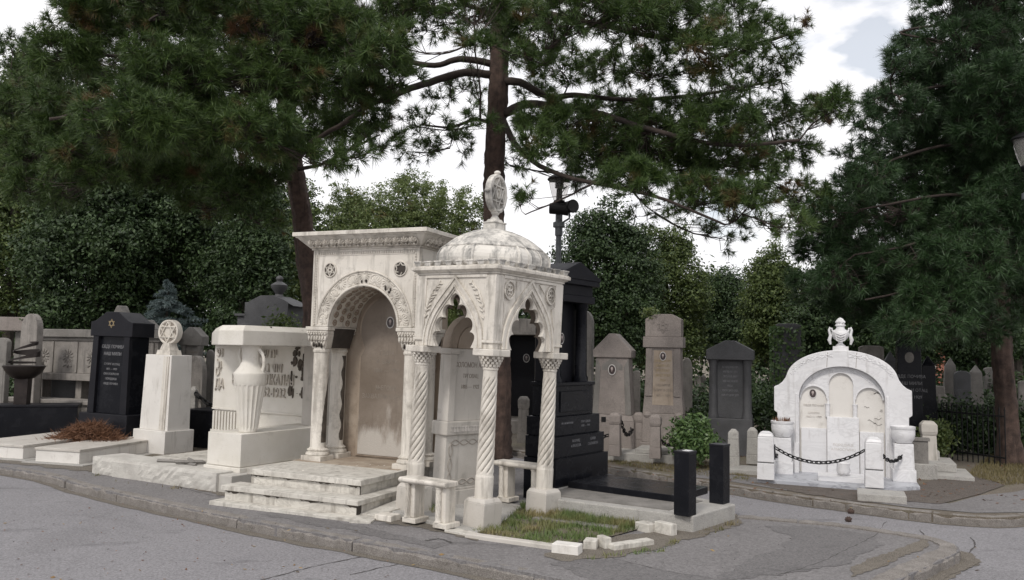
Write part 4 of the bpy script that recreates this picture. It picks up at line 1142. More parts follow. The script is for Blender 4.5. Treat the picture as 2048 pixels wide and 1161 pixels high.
BB = thing('bollard', 'nearer square black granite bollard with a pale chip on its top', 'bollard', gr(1370, 1030, .145), 50, 'black granite bollards')
b = MB(); b.box(-.074, .074, -.074, .074, 0, .555); b.build('shaft', M_['black'], BB, bevel=.003)
b = MB(); b.box(-.078, .078, -.078, .078, .555, .575); b.build('cap', M_['black2'], BB, bevel=.004)
dup(BB, gr(1439, 1006, .145), 50, 'farther square black granite bollard at the outer corner of the platform')
b = MB(); b.box(-.02, .055, -.05, .02, .575, .579); b.build('pale_chip', M_['marble_white'], BB)

# grass plot with marble edging, in front of the canopy
GP = [gr(945, 1066), gr(1100, 1097), gr(1215, 1078), gr(1310, 1052), gr(1240, 1030), gr(1130, 1012), gr(1040, 1020), gr(1000, 1052)]
o = sheet('grave_bed', GP, .012, M_['earth'])
def blades(name, poly, z, n, h, mat, lean_=.5, wd=.004, clump=.6, seed=1, hfun=None):
    rg = np.random.default_rng(seed); xs = [p[0] for p in poly]; ys = [p[1] for p in poly]
    P = []
    k = max(1, int(n/14))
    cen = np.stack([rg.uniform(min(xs), max(xs), k), rg.uniform(min(ys), max(ys), k)], 1)
    a = cen[rg.integers(0, k, n*2)]+rg.normal(0, .035, (n*2, 2)); u = np.stack([rg.uniform(min(xs), max(xs), n*2), rg.uniform(min(ys), max(ys), n*2)], 1)
    q = np.where(rg.random((n*2, 1)) < clump, a, u)
    ins = np.zeros(len(q), bool); j = len(poly)-1
    for i in range(len(poly)):
        xi, yi, xj, yj = xs[i], ys[i], xs[j], ys[j]
        c = ((yi > q[:, 1]) != (yj > q[:, 1])) & (q[:, 0] < (xj-xi)*(q[:, 1]-yi)/(yj-yi+1e-12)+xi); ins ^= c; j = i
    q = q[ins][:n]; m = len(q)
    hh = h*rg.uniform(.35, 1.0, m); a = rg.uniform(0, 2*pi, m); l = rg.uniform(.1, lean_, m)*hh; w_ = wd*rg.uniform(.6, 1.3, m)
    d = np.stack([np.cos(a), np.sin(a)], 1); pe = np.stack([-d[:, 1], d[:, 0]], 1)
    V = np.zeros((m, 3, 3)); V[:, 0, :2] = q-pe*w_[:, None]; V[:, 1, :2] = q+pe*w_[:, None]; V[:, 2, :2] = q+d*l[:, None]
    V[:, 0, 2] = z; V[:, 1, 2] = z; V[:, 2, 2] = z+hh
    o = arrays(name, V.reshape(-1, 3), 3, mat); return tag(o, kind='stuff')
GPl = [(p.x, p.y) for p in GP]
o = blades('grass', GPl, .010, 8500, .06, M_['grass'], 1.2, .0035, .85, 3)
tag(o, 'short green grass growing in the marble edged bed before the canopy', 'grass')
o = blades('grass', [(gr(*q).x, gr(*q).y) for q in ((1040, 1012), (1130, 1010), (1290, 1048), (1250, 1062), (1060, 1040))], .010, 5000, .085, M_['grass'], 1.0, .004, .75, 5)
tag(o, 'taller green grass beside the right column of the canopy', 'grass')
o = blades('grass', [(gr(*q).x, gr(*q).y) for q in ((850, 1010), (890, 1005), (900, 1030), (862, 1035))], .012, 300, .10, M_['grass'], .8, .004, .4, 6)
tag(o, 'small green grass tuft between the front bench legs', 'grass')
def eblock(nm, lab, px, py, w0, d0, h0, rz, mat='marble', rough=0):
    t = thing(nm, lab, 'stone', gr(px, py), rz, 'marble edging of the grass bed')
    b = MB(); b.tbox(0, 0, -.03, h0, w0, d0, w0*.98, d0*.97); b.build('block', M_[mat], t, bevel=.008); return t
eblock('edging_strip', 'long low marble strip edging the grass bed along the kerb side', 1035, 1088, .98, .09, .035, -27, 'marble_grey')
eblock('edging_block', 'white marble block at the front corner of the grass bed', 1134, 1106, .225, .13, .075, -22, 'marble_clean')
eblock('edging_block', 'grey-topped marble block right behind the white corner block', 1182, 1096, .11, .14, .070, -15, 'marble_step')
eblock('edging_block', 'upright marble stub between the corner block and the low sloping slab', 1208, 1095, .065, .13, .09, 28, 'marble_step')
eblock('edging_slab', 'low sloping marble slab at the right side of the grass bed', 1262, 1094, .44, .10, .045, 33, 'marble_step')
eblock('edging_block', 'marble block behind the low sloping slab at the grass bed', 1292, 1062, .12, .17, .075, 38, 'marble_step')
eblock('edging_block', 'rightmost marble block of the grass bed edging, next to the concrete platform', 1331, 1068, .085, .20, .10, 38, 'marble_step')
eblock('edging_strip', 'dark stone strip lying across the grass bed', 1150, 1050, .85, .13, .03, -27, 'dirty')
eblock('edging_strip', 'thin marble strip between the grass and the concrete platform', 1215, 998, .42, .05, .03, -12, 'marble_grey')

# ================================================================ RIGHT ARCHED WALL TOMB
WT = thing('arched_wall_tomb', 'wide white marble wall tomb with shouldered arch, triple niche and an urn on top', 'tomb', (4.39, 11.0, .0), -20)
def arcp(rx, rz, zc_, n, a0, a1): return [(rx*cos(a0+(a1-a0)*k/n), zc_+rz*sin(a0+(a1-a0)*k/n)) for k in range(n+1)]
outer = [(.81, .0), (.81, .83), (.85, .86), (.85, 1.18), (.80, 1.20), (.745, 1.245), (.70, 1.31)]+arcp(.69, .39, 1.30, 30, R(9), R(171))+[(-.70, 1.31), (-.745, 1.245), (-.80, 1.20), (-.85, 1.18), (-.85, .86), (-.81, .83), (-.81, 0)]
inner = [(-.53, 0)]+[(-.53, 1.02)]+arcp(.53, .43, 1.04, 36, pi, 0)+[(.53, 1.02), (.53, 0)]
b = MB(); b.prism(outer+inner, 0, .26); fr = b.build('arch_frame', M_['marble_white'], WT, bevel=.008)
b = MB(); b.box(-.55, .55, .10, .24, 0, 1.48)
b.f = []; b.v = []
b.prism([(-.54, 0)]+[(-.54, 1.04)]+arcp(.54, .44, 1.04, 30, pi, 0)+[(.54, 0)], .115, .24); b.build('back_panel', M_['marble_clean'], WT)
# spandrel plate with three arched openings: built as pieces between the niches
b = MB()
def arch_gap(cx, r, zs_):  # arch outline left->right
    return [(cx+r*cos(pi-pi*k/20), zs_+r*sin(pi-pi*k/20)) for k in range(21)]
top = arcp(.528, .425, 1.04, 40, 0, pi)
low_ = [(-.528, 1.04)]+arch_gap(-.345, .160, 1.04)[0:]+[(-.175, 1.04), (-.175, .96), (-.150, .96), (-.150, 1.22)]+arch_gap(0, .150, 1.235)+[(.150, .96), (.175, .96), (.175, 1.04)]+arch_gap(.345, .160, 1.04)+[(.528, 1.04)]
b.prism(top+low_[1:-1], .085, .118)
b.build('niche_plate', M_['marble_white'], WT, bevel=.004)
b = MB()
for cx, r, zz in ((-.345, .160, 1.04), (0, .150, 1.235), (.345, .160, 1.04)):
    ring_mesh(b, cx, zz, [(r, .088), (r, .078), (r+.012, .078), (r+.012, .088)], 30, 1, 0, pi)
b.build('niche_moulding', M_['marble_white'], WT)
for sx in (-1, 1):
    b = MB(); b.lathe([(.028, .80), (.028, .955), (.034, .96), (.034, .975)], 16, sx*.170, .095); b.build('colonnette', M_['marble_white'], WT, smooth=True)
b = MB(); b.box(-.505, -.185, .075, .12, 0, .64); b.build('lower_slab', M_['marble_white'], WT, bevel=.004)
b = MB(); b.box(.225, .515, .075, .12, 0, .62); b.build('lower_slab', M_['marble_white'], WT, bevel=.004)
b = MB(); b.box(-.180, .215, .045, .12, 0, .80); cs = b.build('centre_slab', M_['marble_white'], WT, bevel=.006)
text('ПОРОДИЦЕ\nАЛМОСЛИНО', .045, M_['engrave_l'], cs, (.02, .044, .42), ext=.001, sl=1.3)
text('ОВДЕ ПОЧИВА\n\nШИМОН\n1862 — 1929', .036, M_['engrave_l'], WT, (-.345, .112, .93), ext=.003, sl=1.4)
portrait(WT, -.355, 1.10, .113, .05, .066)
b = MB(); rq = random.Random(3)
for k in range(9):
    x = .22+.26*rq.random(); z = .70+.45*rq.random(); pts = [(x, .113, z)]
    for j in range(4): x += .035*rq.uniform(.2, 1); z += .02*rq.uniform(-1, 1); pts.append((min(x, .50), .113, z))
    b.tube(pts, .0028, 3)
b.build('crack', M_['stain'], WT)
b = MB()                                                    # foliage scroll carved on the arch
for s in (-1, 1):
    for k in range(34):
        a = R(12)+R(70)*k/34; rx_, rz_ = .635, .335
        cx_, cz_ = s*rx_*cos(a), 1.29+rz_*sin(a)
        cz_ += .0; w_ = .018*sin(k*1.1); nx_, nz_ = cos(a)*s, sin(a)
        b.ell((cx_+nx_*w_, -.001, cz_+nz_*w_), (.020, .007, .009), 7, 4, Matrix.Rotation(-(a+pi/2)*s+.9*sin(k*1.1), 3, 'Y'))
        b.ell((cx_-nx_*w_*1.4, -.001, cz_-nz_*w_*1.4), (.009, .008, .009), 6, 4)
    for k in range(16):
        a = R(30)+R(50)*k/16; b.ell((s*.44*cos(a)+.0, .083, 1.08+.34*sin(a)), (.020, .007, .012), 7, 4, Matrix.Rotation(k*1.3, 3, 'Y'))
b.build('scroll_carving', M_['marble_white'], fr, smooth=True)
for x0, x1 in ((-.575, -.545), (.545, .575)):
    b = MB(); b.box(x0, x1, -.018, .01, 0, 1.10)
    if x0 < 0: b.box(-.595, -.535, -.03, .01, 0, .44)
    b.build('edge_pilaster', M_['marble_white'], fr, bevel=.004)
b = MB(); b.box(-.012, -.004, -.004, .002, 1.47, 1.685); b.f = []; b.v = []
for x, z0, z1 in ((-.18, 1.46, 1.655), (.18, 1.46, 1.655)): b.prism([(x, z0), (x+.006, z0), (x+.018, z1), (x+.012, z1)], -.0015, .01)
b.build('joint', M_['engrave'], fr)
# urn on top (lifted away: a thing)
q = WT.matrix_basis @ Vector((.0, .13, 0))
WTm = Matrix.Translation((4.39, 11.0, 0)) @ Matrix.Rotation(R(-20), 4, 'Z')
def wl_(x, y, z): return WTm @ Vector((x, y, z))
t = thing('stone_urn', 'draped white stone urn with handles and flame top on the arched wall tomb', 'urn', wl_(0, .13, 1.675), -20)
b = MB(); b.box(-.098, .098, -.085, .085, -.02, .065); b.build('pedestal', M_['marble_white'], t, bevel=.005)
b = MB(); b.lathe([(.062, .065), (.064, .08), (.035, .10), (.028, .125), (.045, .14), (.09, .17), (.112, .215), (.115, .25), (.10, .275), (.062, .295), (.052, .315), (.056, .335), (.07, .345), (.06, .36), (.035, .365)], 28); bd = b.build('body', M_['marble_white'], t, smooth=True)
b = MB()
for k in range(8): a = 2*pi*k/8; b.tube([(.04*cos(a), .04*sin(a), .365), (.05*cos(a+.6), .05*sin(a+.6), .395), (.03*cos(a+1.3), .03*sin(a+1.3), .425), (.004*cos(a+2), .004*sin(a+2), .45)], [.016, .018, .014, .006], 6)
b.build('flame_top', M_['marble_white'], t, smooth=True)
for s in (-1, 1):
    b = MB(); b.tube([(s*.105, 0, .20), (s*.132, 0, .23), (s*.142, 0, .285), (s*.128, 0, .32), (s*.11, 0, .31), (s*.10, 0, .28)], [.014, .017, .016, .015, .013, .010], 8)
    b.tube([(s*.12, -.02, .22), (s*.14, -.02, .15), (s*.125, -.02, .09)], [.022, .026, .012], 7); b.build('handle', M_['marble_white'], t, smooth=True)
b = MB()
for k in range(4): b.tube([(-.108+.012*k, -.045-.01*k, .275), (-.05, -.105, .235-.03*k), (.0, -.118+.006*k, .215-.03*k), (.05, -.105, .235-.03*k), (.108-.012*k, -.045-.01*k, .275)], .008, 5)
b.build('drapery', M_['marble_white'], bd, smooth=True)
# floor, step block
t = thing('tomb_floor', 'blue-grey marble floor slab in front of the arched wall tomb', 'floor slab', (4.39, 11.0, 0), -20)
c1 = WTm.inverted() @ gr(1515, 966); c2 = WTm.inverted() @ gr(1745, 984)
b = MB(); b.prismz([(c1.x, c1.y), (c2.x, c2.y), (.86, -.60), (.88, .3), (-.9, .3)], -.02, .05); b.build('slab', M_['marble_floor'], t, bevel=.004)
t = thing('step_block', 'rough grey stone block at the right front corner below the marble floor', 'stone', gr(1762, 1006), -22)
b = MB(); b.box(-.24, .26, -.0, .42, -.05, .085); b.build('block', M_['conc'], t, bevel=.008)
t = thing('name_slab', 'low white marble slab in the middle of the tomb floor', 'slab', wl_(0, -.46, .05), -20)
b = MB(); b.box(-.30, .28, -.22, .20, 0, .06); b.box(.30, .36, -.10, .12, 0, .055); b.build('slab', M_['marble_white'], t, bevel=.004)
t = thing('small_vase', 'small ribbed white marble vase on the low slab', 'vase', wl_(.0, -.50, .11), -20)
b = MB(); b.lathe([(.045, 0), (.05, .01), (.075, .03), (.082, .07), (.072, .12), (.078, .155), (.068, .16), (.05, .14)], 40, mod=lambda r, z, a: r*(1+.05*sin(a*9+z*40)) if z > .05 else r); b.build('vessel', M_['marble_white'], t, smooth=True)
# planters on pedestals
def planter(lab, x, y):
    t = thing('planter', lab, 'planter', wl_(x, y, .05), -20, 'bowl planters of the arched wall tomb')
    b = MB(); b.tbox(0, 0, 0, .15, .27, .25); b.tbox(0, 0, .15, .47, .235, .22, .22, .21); b.build('pedestal', M_['marble_white'], t, bevel=.004)
    b = MB(); b.lathe([(.07, .47), (.10, .48), (.135, .54), (.143, .60), (.140, .645), (.147, .655), (.147, .685), (.135, .688), (.12, .66), (.02, .65)], 32); b.build('bowl', M_['marble_white'], t, smooth=True)
    b = MB(); b.lathe([(.122, .655), (.06, .668), (.01, .66)], 20); b.build('soil', M_['litter'], t)
    return t
pa = planter('left white marble bowl planter holding dried heather on its pedestal', -.74, -.17)
pb = planter('right empty white marble bowl planter on its pedestal', .72, -.17)
b = MB(); rq = random.Random(2)
for k in range(60):
    a = rq.random()*6.28; r = .1*sqrt(rq.random()); b.tube([(r*cos(a), r*sin(a), .66), (r*1.25*cos(a)+rq.uniform(-.01, .01), r*1.2*sin(a), .71+.03*rq.random())], [.005, .002], 3)
b.build('dried_heather', M_['dead'], pa)
# white posts and chain
def wpost(loc, lab, first=None):
    if first: return dup(first, loc, -20, lab)
    t = thing('white_post', lab, 'post', loc, -20, 'white marble posts of the arched wall tomb')
    b = MB(); b.tbox(0, 0, 0, .205, .205, .205, .20, .20); b.build('foot', M_['marble_white'], t, bevel=.004)
    b = MB(); b.tbox(0, 0, .215, .53, .20, .20, .192, .192); b.tbox(0, 0, .53, .575, .192, .192, .15, .15); b.tbox(0, 0, .575, .595, .15, .15, .08, .08)
    b.build('shaft', M_['marble_white'], t, bevel=.012, seg=3)
    b = MB(); b.tbox(0, 0, .205, .215, .19, .19); b.build('joint', M_['dark'], t); return t
pL = gr(1532, 958, .05); pR = gr(1748, 974, .05)
w1 = wpost(pL, 'left white marble post carrying the black chain'); w2 = wpost(pR, 'right white marble post carrying the black chain', w1)
def chain(name, lab, p, q, sag, mat='iron', link=.075, grp='black iron chains'):
    p, q = Vector(p), Vector(q); b = MB()
    L_ = (q-p).length*1.06; n = max(3, int(L_/(link*.74)))
    def C(t_): v = p.lerp(q, t_); v.z -= sag*4*t_*(1-t_); return v
    for k in range(n):
        c = C((k+.5)/n); d = (C((k+1)/n)-C(k/n)).normalized(); up_ = Vector((0, 0, 1)); sd_ = d.cross(up_).normalized()
        if k % 2: ax = (sd_*.55+up_*.83).normalized()
        else: ax = (sd_*.83-up_*.55).normalized()
        pts = []
        for j in range(10):
            a = 2*pi*j/10; ca, sa = cos(a), sin(a)
            pts.append(c+d*(link*.5*(abs(ca)**.6)*(1 if ca > 0 else -1))+ax*(link*.27*(abs(sa)**.7)*(1 if sa > 0 else -1)))
        b.tube(pts, link*.105, 5, closed=True)
    o = b.build(name, M_[mat], smooth=True); return tag(o, lab, 'chain', grp)
chain('iron_chain', 'black iron chain sagging between the two white marble posts', pL+Vector((.10, -.03, .40)), pR+Vector((-.10, .02, .43)), .17)
chain('iron_chain', 'short black chain from the left white post back to the tomb', pL+Vector((.10, .03, .42)), wl_(-.80, -.05, .50), .20)
chain('iron_chain', 'short black chain from the right white post back to the tomb', pR+Vector((.10, .03, .40)), wl_(.80, -.05, .52), .16)
t = thing('chain_bar', 'short black iron eye bar fixed to the left white post', 'iron bar', pL+Vector((.112, -.0, .40)), -20)
b = MB(); b.box(-.008, .008, -.008, .008, -.16, .03); b.build('bar', M_['iron'], t)

# ================================================================ STELES BEHIND
def frame(px0, px1, Y, rz):
    """foot centre and real width of a stone spanning px0..px1 at depth Y"""
    w_ = (px1-px0)/F*Y; c = at((px0+px1)/2, 700, Y); return Vector((c.x, Y, 0)), w_
def ztop(px, py, Y): return at(px, py, Y).z
def stele(kind, lab, px0, px1, pt, Y, rz, mat, cat='tombstone', name=None, grp=None, deep=.35, lean=0, **k):
    c, w_ = frame(px0, px1, Y, rz); h = ztop((px0+px1)/2, pt, Y)
    w_ = w_/(cos(R(rz))+deep*abs(sin(R(rz)))*1.0); d = w_*deep
    t = thing(name or 'tombstone', lab, cat, c, rz, grp, lean=lean); m = M_[mat]; W = w_
    if kind == 'gable':          # tapered slab, gabled head, broad base
        b = MB(); b.tbox(0, 0, -.05, h*.28, W*1.0, d*1.2, W*.98, d*1.15); b.tbox(0, 0, h*.28, h*.33, W*.98, d*1.15, W*.88, d); b.build('base', m, t, bevel=.01)
        b = MB(); b.tbox(0, 0, h*.33, h*.80, W*.86, d, W*.72, d*.95); bd = b.build('slab', m, t, bevel=.01)
        b = MB(); b.prism([(-W*.42, h*.80), (W*.42, h*.80), (W*.43, h*.86), (W*.07, h), (-W*.07, h), (-W*.43, h*.86)], -d*.58, d*.58); b.build('gable', m, t, bevel=.012)
        b = MB(); yb = -d*.52
        for s in (-1, 1): b.prism([(s*W*.43, h*.33), (s*W*.30, h*.33), (s*W*.26, h*.72), (s*W*.36, h*.80)], yb, -d*.40)
        b.prism([(-W*.27, h*.36), (W*.27, h*.36), (W*.23, h*.74), (0, h*.80), (-W*.23, h*.74)], yb+.012, -d*.38); b.build('raised_panel', M_[k.get('mat2', mat)], bd, bevel=.005)
        if k.get('photo'): portrait(bd, 0, h*.70, yb, .062, .085)
        if k.get('mark'): b = MB(); b.box(-W*.22, -W*.12, -d*.61, -d*.55, h*.27, h*.31); b.build('bracket', M_['iron'], bd)
    elif kind == 'block':        # tall shaft with flared foot, head block with star
        b = MB(); b.tbox(0, 0, -.05, h*.10, W*1.1, d*1.3); b.tbox(0, 0, h*.10, h*.30, W*1.0, d*1.15, W*.98, d*1.1); bs = b.build('base', m, t, bevel=.01)
        b = MB(); b.prism([(-W*.50, h*.30), (W*.50, h*.30), (W*.46, h*.42), (W*.42, h*.76), (-W*.42, h*.76), (-W*.46, h*.42)], -d*.42, d*.5); sh = b.build('shaft', m, t, bevel=.01)
        b = MB(); b.prism([(-W*.26, h*.36), (W*.26, h*.36), (W*.22, h*.74), (-W*.22, h*.74)], -d*.43, -d*.40)
        b.build('inscribed_panel', M_['marble_brown'] if mat == 'pink' else m, sh)
        b = MB()
        for s in (-1, 1): b.tbox(s*W*.345, -d*.36, h*.42, h*.755, W*.17, d*.26, W*.15, d*.24); b.ell((s*W*.38, -d*.45, h*.29), (W*.11, d*.2, h*.025), 10, 6)
        b.build('pilasters', m, sh, bevel=.006)
        b = MB(); b.box(-W*.49, W*.49, -d*.56, d*.56, h*.76, h*.835); b.build('architrave', m, t, bevel=.008)
        b = MB(); b.prism([(-W*.44, h*.835), (W*.44, h*.835), (W*.44, h*.96), (W*.2, h*.995), (-W*.2, h*.995), (-W*.44, h*.96)], -d*.5, d*.5); hb = b.build('head_block', m, t, bevel=.01)
        b = MB(); star_bars(b, 0, h*.905, W*.16, -d*.5-.008, -d*.49, .010); ring_mesh(b, 0, h*.905, [(.03, -d*.5), (.03, -d*.5-.01), (.045, -d*.5-.01), (.045, -d*.5)], 14); b.build('star', m, hb)
        portrait(sh, 0, h*.70, -d*.432, .05, .07)
        lines(sh, 0, h*.66, -d*.434, .3, 5, .06, M_['gold'], .075, sx=.5); lines(sh, 0, h*.49, -d*.434, .3, 3, .055, M_['engrave'], .08, 'sr', 1, sx=.7)
    elif kind == 'aedicule':     # roofed slab between two round columns
        b = MB(); b.tbox(0, 0, -.05, h*.32, W*.98, d*1.2, W*.94, d*1.15); b.build('base', m, t, bevel=.01)
        b = MB(); b.box(-W*.30, W*.30, -d*.18, d*.42, h*.32, h*.83); sl = b.build('slab', m, t, bevel=.006)
        if k.get('txt', 1): lines(sl, 0, h*.76, -d*.182, .3, 7, .05, M_['engrave'] if mat != 'dark' else M_['whiteletter'], .075, sx=.6)
        for s in (-1, 1):
            b = MB(); b.lathe([(W*.115, h*.32), (W*.115, h*.35), (W*.095, h*.37), (W*.085, h*.78), (W*.10, h*.80), (W*.12, h*.83)], 18, s*W*.36, -d*.22); b.build('column', m, t, smooth=True)
        b = MB(); b.prism([(-W*.50, h*.83), (W*.50, h*.83), (W*.50, h*.915), (W*.10, h), (-W*.10, h), (-W*.50, h*.915)], -d*.60, d*.58); b.build('roof', m, t, bevel=.012)
    elif kind == 'obelisk':
        b = MB(); b.tbox(0, 0, -.05, h*.12, W*1.35, W*1.25); b.tbox(0, 0, h*.12, h*.2, W*1.15, W*1.05, W*1.05, W*.98); b.build('base', m, t, bevel=.01)
        b = MB(); f = k.get('taper', .72); b.tbox(0, 0, h*.2, h*.90, W*.98, W*.8, W*f, W*f*.8); b.tbox(0, 0, h*.90, h, W*f, W*f*.8, W*.06, W*.06); sh = b.build('shaft', m, t, bevel=.01)
        if k.get('oval'): b = MB(); oval(b, 0, h*.78, W*.17, W*.22, -W*.36, -W*.33); b.build('medallion', M_['dirty'], sh)
        if k.get('txt'): lines(sh, 0, h*.62, -W*.405, .3, 4, .07, M_['whiteletter'], .11, 'sr')
    elif kind == 'slab':
        b = MB(); b.tbox(0, 0, -.05, h*.14, W*1.12, d*1.5); b.build('base', m, t, bevel=.01)
        b = MB(); r = k.get('round', .0)
        if r: b.prism([(-W*.48, h*.14), (W*.48, h*.14), (W*.46, h*(1-r))]+[(W*.46*cos(pi*q/14), h*(1-r)+h*r*sin(pi*q/14)) for q in range(1, 14)]+[(-W*.46, h*(1-r))], -d*.5, d*.5)
        else: b.prism([(-W*.48, h*.14), (W*.48, h*.14), (W*.46, h*.985), (W*.3, h), (-W*.3, h), (-W*.46, h*.985)], -d*.5, d*.5)
        sl = b.build('slab', m, t, bevel=.012)
        b = MB(); b.box(-W*.34, W*.34, -d*.5-.006, -d*.48, h*.30, h*.74); b.build('raised_panel', m, sl, bevel=.004)
    elif kind == 'pier':         # capped pier
        b = MB(); b.tbox(0, 0, -.05, h*.80, W*.86, W*.8, W*.80, W*.75); b.build('shaft', m, t, bevel=.01)
        b = MB(); b.box(-W*.5, W*.5, -W*.47, W*.47, h*.80, h*.88); b.tbox(0, 0, h*.88, h, W*.94, W*.88, W*.35, W*.3); b.build('cap', m, t, bevel=.012)
    return t
S1 = stele('gable', 'grey-pink gabled tombstone with an oval portrait high on its panel', 1180, 1278, 668, 13.2, -20, 'pink', photo=1, mark=1, mat2='dirty', deep=.42)
S2 = stele('block', 'tall pinkish tombstone with a star on its head block and gilded inscription', 1285, 1372, 628, 13.0, -20, 'pink', deep=.42)
S3 = stele('aedicule', 'dark grey roofed tombstone with two round columns behind the leafy bush', 1412, 1510, 682, 13.4, -20, 'dark', deep=.40)
stele('slab', 'tall weathered stone with rounded head close behind the black granite tomb', 1150, 1190, 622, 14.5, -20, 'dirty', round=.10, deep=.6)
# plinths and posts in front
t = thing('plot_plinth', 'low concrete plinth carrying pale posts in front of the star tombstone', 'plinth', gr(1282, 925), -20)
b = MB(); b.box(-.52, .50, 0, .8, -.05, .12); b.box(-.10, .50, .05, .6, .12, .19); b.build('plinth', M_['conc'], t, bevel=.01)
def gpost(px, py, h, wd, lab, mat='pink', z=.1, rz=-18, name='stone_post', cap='cham', grp='small stone posts of the grave plots'):
    t = thing(name, lab, 'post', gr(px, py, z), rz, grp)
    b = MB(); b.tbox(0, 0, -.02, .14*h/.6, wd, wd, wd*.97, wd*.97); b.tbox(0, 0, .14*h/.6, h*.72, wd*.95, wd*.95, wd*.86, wd*.86)
    if cap == 'cham': b.tbox(0, 0, h*.72, h*.78, wd*.86, wd*.86, wd*1.0, wd*1.0); b.tbox(0, 0, h*.78, h*.93, wd*1.0, wd*1.0); b.tbox(0, 0, h*.93, h, wd, wd, wd*.6, wd*.6)
    else: b.tbox(0, 0, h*.72, h*.90, wd*.86, wd*.86, wd*.84, wd*.84); b.tbox(0, 0, h*.90, h, wd*.84, wd*.84, wd*.3, wd*.3)
    b.build('shaft', M_[mat], t, bevel=.008); return t
p1 = gpost(1230, 909, .60, .17, 'pale pink stone post, leftmost on the plinth before the star tombstone', z=.12)
p2_ = gpost(1277, 896, .55, .15, 'pale pink stone post at the back of the plinth, beside the star tombstone base', z=.12)
p3 = gpost(1311, 914, .60, .16, 'pale pink stone post on the plinth, just left of the leafy bush', z=.12)
chain('iron_chain', 'rusty chain hanging from the leftmost pink post', p1.location+Vector((.08, 0, .5)), p2_.location+Vector((-.07, 0, .42)), .22, link=.09, grp='rusty plot chains')
chain('iron_chain', 'rusty chain hanging right from the middle pink post', p3.location+Vector((.08, 0, .25)), p3.location+Vector((.45, .5, .35)), .15, link=.09, grp='rusty plot chains')
chain('iron_chain', 'rusty chain in front of the gabled tombstone base', p1.location+Vector((-.09, 0, .28)), p1.location+Vector((-.8, .6, .35)), .12, link=.09, grp='rusty plot chains')
gpost(1467, 930, .50, .17, 'grey pointed stone post right of the bush, nearer of the pair', 'conc', .06, cap='pt')
gpost(1505, 925, .50, .17, 'grey stone post with a rusty ring beside the white post', 'conc', .06, cap='pt')
t = thing('plot_plinth', 'low concrete plinth under the two grey posts near the white post', 'plinth', gr(1500, 950), -20)
b = MB(); b.box(-.30, .25, 0, .5, -.05, .06); b.build('plinth', M_['conc'], t, bevel=.01)
# far and half hidden stones, right half
T = [
 ('slab', 'small far white stone just right of the star tombstone', 1368, 1386, 728, 21, 'grey_old', dict(round=.1)),
 ('slab', 'small far grey stone left of the dark roofed tombstone', 1388, 1402, 752, 24, 'dirty', {}),
 ('obelisk', 'thin far white obelisk left of the dark roofed tombstone', 1400, 1414, 748, 26, 'grey_old', {}),
 ('slab', 'rough carved stone half hidden behind the star tombstone', 1362, 1386, 716, 17, 'dirty', dict(round=.15)),
 ('slab', 'far pale stone showing left of the gabled tombstone', 1183, 1192, 748, 24, 'grey_old', dict(round=.1)),
 ('slab', 'upright pale stone behind the right edge of the gabled tombstone', 1266, 1282, 742, 17, 'grey_old', {}),
 ('pier', 'far small capped pink stone right of the dark roofed tombstone', 1512, 1530, 752, 22, 'dirty', {}),
 ('slab', 'far narrow white stone between the dark roofed tombstone and ivy stele', 1532, 1543, 762, 25, 'grey_old', {}),
 ('slab', 'pale rectangular stone top showing behind the right shoulder of the arched tomb', 1716, 1768, 692, 15.5, 'grey_old', dict(deep=.3)),
 ('obelisk', 'short dark obelisk beside the right shoulder of the arched tomb', 1766, 1794, 703, 14.5, 'dark', dict(taper=.85)),
 ('obelisk', 'tall black granite obelisk with an oval medallion', 1790, 1842, 660, 13.6, 'black', dict(taper=.86, oval=1, txt=1)),
 ('obelisk', 'slim black obelisk right of the tall medallion obelisk', 1840, 1870, 712, 14.2, 'black', dict(taper=.86)),
 ('obelisk', 'grey obelisk leaning right behind the rough white stone', 1878, 1908, 716, 16.5, 'dirty', dict(taper=.66, lean=2.5)),
 ('slab', 'wide dark stone in shade between the two grey obelisks', 1906, 1940, 742, 16, 'dark', dict(round=.06)),
 ('obelisk', 'pale obelisk standing over the iron railing', 1935, 1965, 731, 16.8, 'dirty', dict(taper=.72)),
 ('slab', 'broad pale stone left of the right pine trunk', 1966, 2000, 735, 17.5, 'dirty', dict(round=.03)),
 ('slab', 'dark shaded stone right of the right pine trunk', 2034, 2060, 762, 16, 'dirty', dict(round=.03)),
 ('slab', 'small far pale stone under the pale obelisk', 1956, 1970, 778, 20, 'grey_old', dict(round=.05)),
]
for kd, lab, x0, x1, pt, Y, mt, kw in T:
    kw = dict(kw); dp = kw.pop('deep', .4)
    stele(kd, lab, x0, x1, pt, Y, -18, mt, deep=dp, **kw)
# rough white broken stone
c, w_ = frame(1864, 1893, 14.8, 0); t = thing('carved_rock', 'jagged white carved rock stone left of the leaning grey obelisk', 'tombstone', c, -10)
b = MB(); rq = random.Random(8)
for k in range(7): b.M = Matrix.Translation((rq.uniform(-.03, .03), 0, .12+.15*k)) @ Matrix.Rotation(rq.uniform(-.25, .25), 4, 'Y') @ Matrix.Rotation(k, 4, 'Z'); b.tbox(0, 0, -.10, .10, .24*rq.uniform(.8, 1.1), .22, .20*rq.uniform(.7, 1.1), .18)
b.M = None; b.build('rock', M_['grey_old'], t, bevel=.02)
# ivy stele
t = stele('slab', 'ivy-covered dark stele left of the arched wall tomb', 1545, 1604, 648, 14.8, -15, 'dark', deep=.35)
